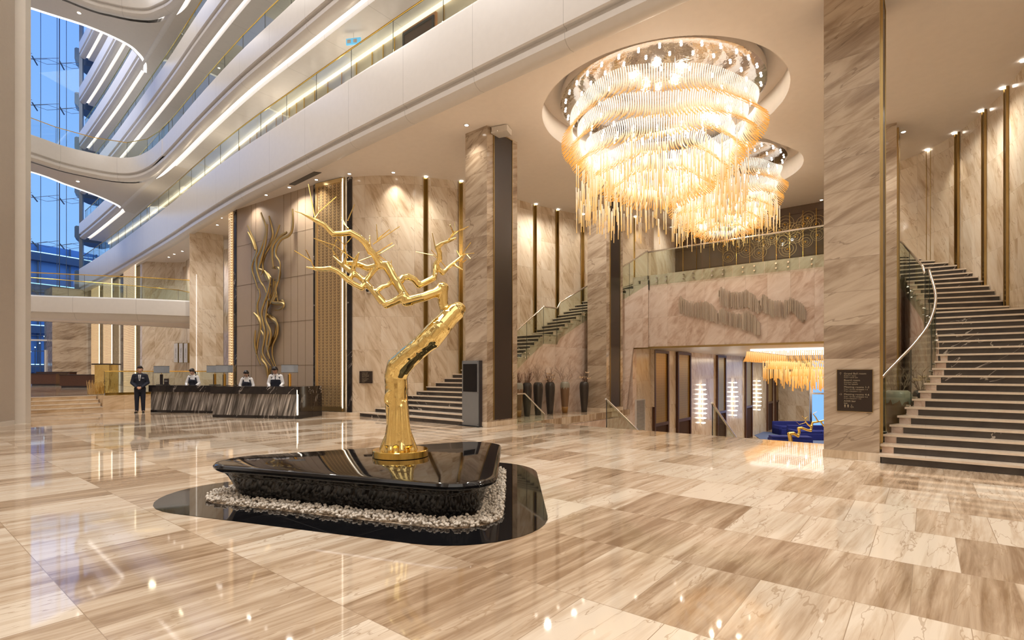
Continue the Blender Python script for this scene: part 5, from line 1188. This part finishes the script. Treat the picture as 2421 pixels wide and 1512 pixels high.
# ================================================================== TALL VASES
def vase(lab, x, y, h, r, mat, top=None, kind='twigs', rnd=1, group='tall floor vases'):
    random.seed(rnd)
    t = thing('floor_vase', lab, 'vase', (x, y, 0), group)
    pr = [(.60, 0), (.66, .12), (.78, .32), (.90, .55), (.98, .75), (1.0, .86), (.95, .93), (.82, .975), (.66, 1.0), (.60, 1.0), (.60, .93), (.2, .92)]
    MB().lathe([(a*r, b_*h) for a, b_ in pr], (x, y, .001), 28).build('body', mat, t, 'all')
    if top:
        m = MB(); i0 = len(m.v); n = 40; rows = [.86, .93, .975, 1.0]; rr = [1.005, .955, .825, .665]
        for k in range(5):
            for j in range(n):
                if k == 0: z = .80+.035*math.sin(j*1.7)+.02*math.sin(j*3.1); q = .995
                else: z, q = rows[k-1], rr[k-1]
                a = 2*math.pi*j/n; m.v.append((x+q*r*1.012*math.cos(a), y+q*r*1.012*math.sin(a), .003+z*h))
        for k in range(4):
            for j in range(n): j2 = (j+1) % n; m.face((k*n+j, k*n+j2, (k+1)*n+j2, (k+1)*n+j))
        m.build('glaze_collar', top, t, 'all')
        if top == 'glaze_grey': MB().lathe([(.602*r, .001), (.668*r, .12*h), (.72*r, .2*h)], (x, y, .004), 28, 1.01, 1.01).build('glaze_foot', 'glaze_ochre', t, 'all')
    m = MB(); fl = MB()
    def branch(p, d, L, rad, dep):
        pts = [p]; q = Vector(p)
        for _ in range(4): d = (d+Vector((random.uniform(-.25, .25), random.uniform(-.25, .25), random.uniform(-.1, .15)))).normalized(); q = q+d*L/4; pts.append(q.copy())
        m.tube(pts, [rad, rad*.8, rad*.65, rad*.5, rad*.35], 4)
        if dep:
            for w_ in pts[1:]:
                for _ in range(2): branch(w_, (d+Vector((random.uniform(-1, 1), random.uniform(-1, 1), random.uniform(-.2, .6)))).normalized(), L*.4, rad*.5, dep-1)
    nb = {'twigs': 16, 'coral': 7, 'flowers': 8, 'mixed': 12}[kind]
    for i in range(nb):
        a = random.uniform(0, 6.28); tl = random.uniform(.1, .65); d = Vector((math.cos(a)*tl, math.sin(a)*tl, 1)).normalized()
        branch(Vector((x+r*.3*math.cos(a), y+r*.3*math.sin(a), h*.95)), d, random.uniform(.3, .5)*(1.25 if kind == 'coral' else 1), .009 if kind != 'coral' else .006, 2 if kind == 'coral' else (1 if i % 3 == 0 else 0))
    m.build('dry_branches', 'twig_pale' if kind == 'coral' else 'twig', t)
    if kind in ('flowers', 'mixed'):
        for i in range(5):
            a = i*1.3+rnd; R = random.uniform(.08, .22); cz = h+random.uniform(.08, .32); c = Vector((x+R*math.cos(a), y+R*math.sin(a), cz))
            for j in range(9):
                b_ = 2*math.pi*j/9; e = c+Vector((.085*math.cos(b_), .085*math.sin(b_), .04+.02*(j % 2))); fl.tube([c, (c+e)/2+Vector((0, 0, -.01)), e], [.008, .02, .004], 5, flat=(1, .4))
            fl.build('dry_flower', 'flower', t); fl = MB()
    return t
VS = [(1225, 17.15, .17, 'glaze_brown', 'glaze_grey', 'twigs', 'drip-glazed brown vase mostly hidden behind the front column, leftmost of the row'),
      (1246, 17.45, .165, 'glaze_dark', None, 'twigs', 'tall dark glazed vase with brown twigs, just right of the front column'),
      (1272, 17.9, .17, 'glaze_dark', None, 'coral', 'tall dark glazed vase with pale bare branches, third in the row by the marble wall'),
      (1300.5, 18.45, .175, 'glaze_dark', None, 'mixed', 'tall dark glazed vase with dried flowers in the middle of the row'),
      (1335.5, 18.85, .17, 'glaze_brown', 'glaze_grey', 'coral', 'brown vase with grey drip glaze collar and ochre foot in the row of tall vases'),
      (1381, 19.3, .175, 'glaze_dark', None, 'flowers', 'tall dark glazed vase with pale dried flowers next to the rear column')]
for i, (u, d, r, mt, tp_, kd_, lb_) in enumerate(VS):
    p = W((u-CX)/F*d, d); vase(lb_, p.x, p.y, 1.13, r, mt, tp_, kd_, i+2)
vase('broad drip-glazed brown vase behind the glass of the right staircase', -.42, 12.42, 1.14, .23, 'glaze_brown', 'glaze_grey', 'coral', 31)
vase('tall dark vase with driftwood behind the glass of the right staircase', -.05, 13.3, 1.13, .18, 'glaze_dark', None, 'mixed', 33)
# ================================================================== LOWER HALL: SOFAS, RUG, FALLEN-BRANCH SCULPTURE
def g2(u, v): return G(u, v, ZL)
def sofa(lab, c, w_, dpt, rz, h=.42, back=True):
    t = thing('sofa', lab, 'sofa', (c[0], c[1], ZL+.02)); t.rotation_euler = (0, 0, rz); t.location = (c[0], c[1], ZL+.02); X = Vector((math.cos(rz), math.sin(rz))); Yv = Vector((-X.y, X.x)); c = Vector(c)
    def B(nm, a, b_, z, sz): q = c+X*a+Yv*b_; m = MB(); m.box((q.x, q.y, ZL+z), sz, rz); o = m.build(nm, 'sofa_blue', t); bv = o.modifiers.new('b', 'BEVEL'); bv.width = .04; bv.segments = 2
    B('seat', 0, 0, .02+h/2, (w_, dpt, h)); 
    for s in (-1, 1): B('cushion', s*w_/4, -.05, .02+h+.075, (w_/2-.03, dpt*.8, .15))
    if back: B('backrest', 0, dpt/2-.1, .45, (w_, .2, .85)); B('armrest', -w_/2+.1, 0, .33, (.2, dpt, .62)); B('armrest', w_/2-.1, 0, .33, (.2, dpt, .62))
    return t
sofa('low blue velvet bench in front of the golden branch in the lower hall', tuple(W(16.3, 30.4)[:2]), 2.2, .9, TH-.2, .42, False)
sofa('long blue velvet sofa behind the golden branch in the lower hall', tuple(W(19.6, 33.2)[:2]), 3.4, 1.1, TH-.1)
sofa('blue velvet sofa partly hidden by the column, farther right in the lower hall', tuple(W(19.6, 36.0)[:2]), 2.6, 1.0, TH)
mb = MB(); mb.prism([tuple(W(a, b)[:2]) for a, b in ((14.9, 29.6), (19.5, 28.4), (25, 33), (17.3, 38.0))], ZL+.001, ZL+.02); tag(mb.build('rug', 'rug_blue'), 'large pale blue rug under the blue sofas of the lower hall', 'rug')
BD = 29.0
def bp(u, v, dd=0): return D(u, v, BD+dd)
S2 = BD/F
def ch2(L): return [(bp(a[0], a[1], a[3] if len(a) > 3 else 0), bp(b_[0], b_[1], b_[3] if len(b_) > 3 else 0), a[2]*S2, b_[2]*S2) for a, b_ in zip(L, L[1:])]
base_z = None
pt = thing('branch_sculpture', 'low golden branch sculpture lying over the blue seats of the lower hall', 'sculpture', (*bp(1880, 1045)[:2], ZL))
br_ = ch2([(1873, 1063, 7), (1870, 1045, 5), (1866, 1025, 4.5), (1876, 1024, 4), (1887, 1031, 3.2), (1890, 1020, 3.2), (1888, 1012, 3.4), (1895, 1011, 3), (1908, 1016, 3.2), (1917, 1018, 3), (1919, 1008, 2.6), (1921, 998, 2.4), (1932, 997, 2.2), (1945, 994, 2), (1960, 990, 2), (1985, 986, 1.8)])
br_ += ch2([(1917, 1008, 2.4), (1910, 1003, 2), (1904, 995, 1.6), (1904, 989, 1.2), (1896, 983, .8)])+ch2([(1904, 989, 1.2), (1910, 984, .7)])+ch2([(1903, 999, 1), (1890, 1003, .8), (1880, 994, .5)])+ch2([(1934, 996, 1.8), (1928, 985, 1.5), (1922, 978, 1), (1932, 972, .6)])+ch2([(1940, 996, 2), (1950, 1010, 2.2), (1962, 1016, 2.4)])
br_ += [(Vector((bp(1873, 1063).x, bp(1873, 1063).y, ZL+.04)), bp(1873, 1050), .18, .13), (Vector((bp(1960, 1016).x, bp(1960, 1016).y, ZL+.04)), bp(1962, 1016), .12, .06)]
put('branch', capsule_union('branch', br_, .022, 0, 2), 'gold', pt)
# ================================================================== LOUNGE TERRACE AT THE LEFT
def tz(u, v): return G(u, v, .56)
def counter(lab, u0, u1, vb, vt, dep, d0=None, d1=None):
    a, b_ = tz(u0, vb[0]), tz(u1, vb[1]); d = F*(EYE-.56)/(vb[0]-HY); h = EYE-(vt-HY)/F*d-.56
    dv = Vector(((b_-a).x, (b_-a).y)); L = dv.length; dv.normalize(); n = Vector((-dv.y, dv.x)); n = n if n.dot(Vector((-SN, CS))) > 0 else -n
    c = (Vector((a.x, a.y))+Vector((b_.x, b_.y)))/2+n*dep/2; an = math.atan2(dv.y, dv.x)
    t = thing('wooden_counter', lab, 'counter', (c.x, c.y, .56), 'dark wooden counters on the terrace')
    MB().box((c.x, c.y, .56+.06), (L-.1, dep-.1, .12), an).build('plinth', 'kiosk_dark', t); MB().box((c.x, c.y, .56+(h+.1)/2), (L, dep, h-.12), an).build('body', 'walnut', t); MB().box((c.x, c.y, .56+h), (L+.06, dep+.06, .04), an).build('top', 'bronze_panel', t)
counter('long dark walnut counter at the front of the terrace, right half', 141, 216.5, (916, 916), 885.5, .9)
counter('dark walnut counter section at the left end of the terrace desks', 72, 132, (911, 911), 882.5, .9)
counter('rear dark walnut counter behind the terrace desks, below the glass doors', 86, 165, (908.5, 908.5), 879, .6)
# gilt screen block and glass guard
a = tz(217, 931); b_ = tz(245, 932)
t = thing('gilt_planter', 'crumpled polished gold block with dried grasses standing beside the glass guard of the terrace', 'planter', (a.x, a.y, .56))
c = (a+b_)/2; m = MB(); m.box((c.x, c.y+.3, .56+.62), (.6, .5, 1.22), TH); o = m.build('gold_block', 'sculpture_gold', t)
m = MB(); random.seed(9)
for i in range(70): x, y = c.x+random.uniform(-.3, .35), c.y-.15+random.uniform(-.15, .15); m.tube([(x, y, .57), (x+random.uniform(-.12, .12), y+random.uniform(-.1, .1), .56+random.uniform(.25, .6))], .006, 3)
m.build('dried_grasses', 'brass_pale', t)
MB().box((c.x, c.y+.3, .56+1.25), (.75, .65, .05), TH).build('dark_top', 'bronze_panel', t)
gp = [Vector((p.x, p.y)) for p in (W(-15.95, 20.35), W(-15.0, 21.9), W(-14.2, 23.2), W(-12.6, 24.4))]
gp = [Vector((-25.35, 5.95)), Vector((-25.35, 7.6)), Vector((-25.35, 9.3)), Vector((-25.35, 11.0)), Vector((-25.35, 12.6))]
t = balustrade('terrace_balustrade', 'glass guard with gilt rail and base strip on the terrace edge behind the suited man', gp, .64, .86, 'rail_glass', 'brass', .022)
m = MB(); m.sweep(gp, [(-.03, .56), (-.03, .66), (.06, .66), (.06, .56)]); m.build('base_strip', 'brass', t)
# framed pictures on the lounge wall
for i, (u0, u1) in enumerate(((417.5, 426), (429.5, 438), (441, 449))):
    P0_, P1_ = (-34.2, 11.85), (-31.5, 12.1); a, b_ = onL(u0, 812, P0_, P1_), onL(u1, 856, P0_, P1_); z0, z1 = b_.z, a.z; c = (a+b_)/2; an = math.atan2(b_.y-a.y, b_.x-a.x); L = math.hypot(b_.x-a.x, b_.y-a.y)
    t = thing('framed_picture', ['left', 'middle', 'right'][i]+' of three narrow upright botanical pictures in deep gilt frames', 'picture', (c.x, c.y-.1, z0), 'botanical pictures')
    MB().box((c.x, c.y-.08, (z0+z1)/2), (L+.06, .10, z1-z0+.06), an).build('frame', 'bronze_gold', t); MB().box((c.x, c.y-.135, (z0+z1)/2), (L, .012, z1-z0), an).build('print', 'white_paint', t)
    m = MB(); zc = (z0+z1)/2
    for q in (-.2, -.05, .12, .25): m.tube([(c.x, c.y-.146, zc+q-.1), (c.x+.07*(1 if q > 0 else -1), c.y-.146, zc+q+.05)], [.012, .004], 4)
    m.build('leaf_drawing', 'kiosk_grey', t)
# inner glass entrance: doors and beam in the end facade
def fpt(u, z): 
    p = onL(u, 800, tuple(fw(0)), tuple(fw(3))); return p
ed = thing('entrance_doors', 'pair of white framed glass doors in the tall blue glass wall at far left', 'door', (*fpt(130, 0)[:2], .56))
m = MB()
for u in (108, 114.5, 136, 142, 164.5): p = fpt(u, 0); m.box((p.x+nrm.x*0, p.y, 1.9), (.12, .12, 2.68), math.atan2(FD.y, FD.x))
for u0, u1 in ((112, 138), (140, 166)):
    for z in (.62, 3.2): a, b_ = fpt(u0, 0), fpt(u1, 0); m.prism([(a.x+.05, a.y-.03), (b_.x+.05, b_.y-.03), (b_.x-.05, b_.y+.03), (a.x-.05, a.y+.03)], z-.06, z+.08)
m.build('door_frame', 'white_paint', ed)
for k, (u0, u1) in enumerate(((116, 135), (144, 163))):
    a, b_ = fpt(u0, 0), fpt(u1, 0); MB().prism([(a.x+.02, a.y), (b_.x+.02, b_.y), (b_.x-.0, b_.y+.01), (a.x, a.y+.01)], .68, 3.14).build('door_leaf', 'window_glass', ed)
m = MB(); a, b_ = fpt(60, 0), fpt(176, 0); m.prism([(a.x+.3, a.y), (b_.x+.3, b_.y), (b_.x-.1, b_.y), (a.x-.1, a.y)], 3.95, 4.08); struct('trim_11', m, 'white_paint')
a, b_ = fpt(133, 0), fpt(141, 0); t = thing('exit_sign', 'small green lit exit sign above the glass entrance doors', 'sign', ((a.x+b_.x)/2, (a.y+b_.y)/2, 3.6))
MB().prism([(a.x+.1, a.y), (b_.x+.1, b_.y), (b_.x, b_.y), (a.x, a.y)], 3.62, 3.82).build('lit_panel', 'exit_green', t)
# ================================================================== DOOR AND LAMPS OF THE FIRST GALLERY
z1f = LV[0][1]; c2 = off(EDGE, 1.98)
def onC(u, v):                                                       # where the pixel meets the corridor wall
    for a, b_ in zip(c2, c2[1:]):
        p = onL(u, v, a, b_)
        if min(a.x, b_.x)-1e-4 <= p.x <= max(a.x, b_.x)+1e-4: return p
    return None
a, b_ = onC(956, 50), onC(1033, 50)
t = thing('wooden_door', 'orange-brown timber door with dark frame on the first gallery, near the top of the picture', 'door', ((a.x+b_.x)/2, a.y-.05, z1f))
MB().box2(a.x, b_.x, a.y-.07, a.y, z1f, 12.2).build('door_surround', 'door_wood', t); MB().box2(a.x+.12, b_.x-.12, a.y-.10, a.y-.07, z1f, 12.02).build('door_leaf', 'walnut', t)
m = MB(); m.box2(a.x+.05, b_.x-.05, a.y-.12, a.y-.07, 12.02, 12.10); m.box2(a.x+.05, a.x+.12, a.y-.12, a.y-.07, z1f, 12.02); m.box2(b_.x-.12, b_.x-.05, a.y-.12, a.y-.07, z1f, 12.02); m.build('door_frame', 'kiosk_dark', t)
ORD = 'first second third fourth fifth sixth seventh eighth ninth tenth eleventh twelfth thirteenth fourteenth fifteenth sixteenth seventeenth'.split()
for i, (u, v) in enumerate([(1050, 12), (934, 87), (907, 103), (881, 122), (844, 147), (809, 169), (776, 191), (745, 211), (720, 228), (702, 241), (685, 252), (669, 263), (654, 273), (631, 292), (608, 308), (592, 322), (567, 337)]):
    p = onC(u, v)
    if p is None: continue
    t = thing('corridor_lamp', 'slim glowing wall lamp on the first gallery wall, '+ORD[i]+' counted from the timber door side', 'wall light', (p.x, p.y-.02, z1f), 'slim wall lamps of the first gallery')
    zc = p.z
    MB().box((p.x, p.y-.02, (z1f+12.3)/2), (.03, .03, 12.3-z1f-.05)).build('brass_rod', 'brass', t); MB().tube([(p.x, p.y-.05, 11.3), (p.x, p.y-.05, 11.75)], [.03, .022], 6).build('glowing_tube', 'lens_glow', t)
for i in range(9): add_light('POINT', 'corridor_light', (6-5.2*i, 10.0+.16*max(0, i-4), 11.0), 26, (1, .84, .62), .2)
# exit sign hung under the second gallery
p = onY(836, 98, 9.9); p = D(836, 98, F*(12.1-EYE)/(HY-98)); t = thing('exit_sign', 'small blue-green exit sign hanging under the second gallery', 'sign', (p.x, p.y, 12.05))
MB().box((p.x, p.y, 12.1), (.5, .04, .2), .5).build('lit_panel', 'exit_blue', t); MB().tube([(p.x, p.y, 12.2), (p.x, p.y, 12.4)], .01, 5).build('hanger', 'steel', t)
for q in (-.13, .08): MB().box((p.x+q*.88, p.y+q*.48-.03, 12.1), (.12, .03, .1), .5).build('pictogram', 'white_paint', t)
# ================================================================== CEILING DETAILS
g0 = [G(u, v, CEIL) for u, v in ((683, 435), (697, 437), (760, 407), (742, 405))]
t = thing('linear_vent', 'long grey linear air vent in the ceiling above the reception wall', 'vent', (g0[0].x, g0[0].y, CEIL-.02)); m = MB(); m.prism([(p.x, p.y) for p in g0], CEIL-.02, CEIL-.002); m.build('grille', 'grille_dark', t)
p = G(1186, 302, CEIL); t = thing('projector', 'white ceiling projector with bracket beside the front column', 'projector', (p.x, p.y, CEIL-.3)); MB().box((p.x, p.y, CEIL-.1), (.45, .35, .16), .3).build('housing', 'white_paint', t); MB().tube([(p.x-.25, p.y-.1, CEIL-.05), (p.x-.1, p.y-.3, CEIL-.22), (p.x+.1, p.y-.3, CEIL-.22)], .02, 6).build('bracket', 'white_paint', t)
DL = [(1103, 295, 'in the ceiling just left of the front column top'), (1202, 311, 'in the ceiling just right of the front column top'), (930, 407, 'in the ceiling above the curved wall'), (826, 410, 'in the ceiling at the top of the lattice screen'), (748, 424, 'in the ceiling left of the lattice screen top'),
      (684, 442, 'in the ceiling above the right of the ribbon sculpture'), (629, 460, 'in the ceiling above the ribbon sculpture'), (583, 477.5, 'in the ceiling above the left edge of the ribbon sculpture'), (523, 514, 'in the ceiling near the curved lit screen'), (514, 531, 'in the ceiling over the reception pier'),
      (431, 593, 'in the far left ceiling, rightmost of its scattered row'), (412, 600, 'in the far left ceiling, second from the pier'), (399, 607, 'in the far left ceiling, third from the pier'), (346, 614, 'in the far left ceiling by the lit screen'), (328, 617.5, 'in the far left ceiling right above the lit screen'),
      (1406, 454, 'in the ceiling behind the chandelier rods, left of the rear column'), (1596, 534, 'in the ceiling left of the smaller chandelier tip'), (1942, 472, 'in the ceiling beside the big right column'), (2136, 311, 'in the ceiling right of the rear right column'), (2078, 250, 'in the ceiling close behind the big right column')]
for u, v, s in DL:
    p = G(u, v, CEIL); t = thing('downlight', 'small round white downlight '+s, 'downlight', (p.x, p.y, CEIL-.02), 'recessed downlights')
    MB().lathe([(.052, -.012), (.075, -.012), (.08, 0)], (p.x, p.y, CEIL-.001), 16).build('trim_ring', 'white_paint', t); MB().lathe([(.01, -.004), (.05, -.003), (.052, 0)], (p.x, p.y, CEIL-.013), 12).build('lens', 'lens_glow', t)
for u, v in ((1103, 295), (930, 407), (748, 424), (523, 514), (2136, 311), (412, 600)):
    p = G(u, v, CEIL); add_light('SPOT', 'downlight_beam', (p.x, p.y, CEIL-.05), 120, (1, .88, .72), .05, spot=1.6, blend=.9)
for u, v, z, s in ((187, 31, 19.74, 'under the upper bridge, by itself'), (184, 429, 12.342, 'under the lower of the two upper bridges')):
    p = G(u, v, z); t = thing('downlight', 'small round white downlight '+s, 'downlight', (p.x, p.y, z-.03), 'recessed downlights')
    MB().lathe([(.07, -.02), (.1, -.02), (.11, 0)], (p.x, p.y, z+.03), 14).build('trim_ring', 'white_paint', t); MB().lathe([(.02, -.02), (.07, -.018), (.072, 0)], (p.x, p.y, z+.012), 12).build('lens', 'lens_glow', t)
t = thing('dome_camera', 'small white dome camera on the curved marble wall behind the tree branches', 'camera', (*onL(872, 686, (-14.6, 10.76), (-13.75, 11.45))[:2], 3.9))
p = onL(872, 686, (-14.6, 10.7), (-13.75, 11.38)); MB().ball(tuple(p), .11, 14).build('housing', 'white_paint', t, True); MB().ball((p.x+.03, p.y-.07, p.z-.01), .06, 12).build('lens', 'screen_black', t, True)
# added fill spots without fittings: warm wash over stairs, reception and lounge
for x, y, e in ((-13.0, 13.2, 150), (-12.6, 10.9, 130), (-11.2, 16.2, 150), (2.4, 13.2, 150), (2.2, 10.9, 130), (.6, 16.2, 150), (-17.5, 9.35, 200), (-20.5, 9.3, 150), (-24.5, 9.9, 150), (-29.5, 10.9, 150), (-33.5, 11.0, 150), (-5.3, 21.5, 120), (-8, 21.5, 90), (7, 9.5, 150), (-7.5, 9.6, 110), (-3, 9.6, 110), (1.5, 9.4, 110), (4.2, 11.2, 210), (9.5, 11.5, 210), (3.8, 9.4, 160), (.3, 17.6, 50), (-10.9, 17.6, 45)):
    add_light('SPOT', 'ceiling_fill', (x, y, CEIL-.05), e*1.9*(.85 if y < 10 and x < -10 else 1.1), (1, .92, .80), .09, spot=2.5, blend=.9)
for x, y in ((-8.4, 15.9), (-5.3, 15.75), (-2.2, 15.9)): add_light('SPOT', 'facade_fill', (x, y, CEIL-.05), 330, (1, .93, .84), .06, rot=(math.radians(28), 0, 0), spot=1.9, blend=.9)  # extra spots added to brighten the landing facade, no fittings there
for q in ((-30.6, 6.6), (-34, 1), (-29.6, 9.0)): add_light('SPOT', 'bridge_fill', (*q, 3.8), 130, (1, .88, .72), .07, spot=2.5, blend=.9)  # added fill below the low bridge
for x_ in (-38, -43, -48): add_light('SPOT', 'terrace_fill', (x_, 7.5, 8.0), 420, (1, .90, .76), .1, spot=2.5, blend=.9)  # added fill hung free over the terrace
# ================================================================== OUTSIDE
ob = thing('neighbour_building', 'blue-lit building with rounded balconies and glowing edge strips outside the glass wall', 'building', (-95, 5, 0))
bc = [Vector((-100, 30)), Vector((-88, 22)), Vector((-84, 10)), Vector((-86, -4)), Vector((-96, -22))]; bc = [Vector((p.x, p.y)) for p in smooth([(p.x, p.y, 0) for p in bc], 8)]
m = MB(); m.sweep(bc, [(0, 0), (0, 17), (6, 17), (6, 0)]); m.build('facade', 'outside_wall', ob, True)
for i, z in enumerate((1.9, 6.6, 11.6, 15.4)):
    m = MB(); m.sweep(off(bc, -1.0), [(0, z-.5), (0, z+.5), (1.2, z+.5), (1.2, z-.5)]); m.build('balcony', 'outside_dark', ob, True)
    m = MB(); m.sweep(off(bc, -1.06), [(0, z+.42), (0, z+.52), (.04, z+.52), (.04, z+.42)]); m.build('glowing_edge', 'cool_strip', ob)
m = MB()
for i in range(0, len(bc), 2): m.tube([(bc[i].x+.3, bc[i].y, .5), (bc[i].x+.3, bc[i].y, 17)], .12, 4)
m.build('mullions', 'facade_steel', ob)
MB().box2(-84.5, -80.5, 2, 7, 4.0, 13.6).build('dark_bay', 'outside_dark', ob)
mb = MB(); mb.box2(-140, -56.5, -60, 60, -.3, .3); struct('ground_outside', mb, 'outside_dark')
random.seed(21)
for i in range(9):
    p = onX(72+i*11, 860, -66-2*(i % 3)); z = 3.3+.5*(i % 4)
    t = thing('street_lamp', 'distant street lamp outside the glass wall, '+ORD[i]+' counted from the big left pier', 'street lamp', (p.x, p.y, .3), 'street lamps outside'); MB().tube([(p.x, p.y, .3), (p.x, p.y, z)], .04, 5).build('post', 'facade_steel', t); MB().ball((p.x, p.y, z+.08), .06, 8).build('lamp_head', 'street_lamp', t)
bpy.data.scenes.remove(TS)
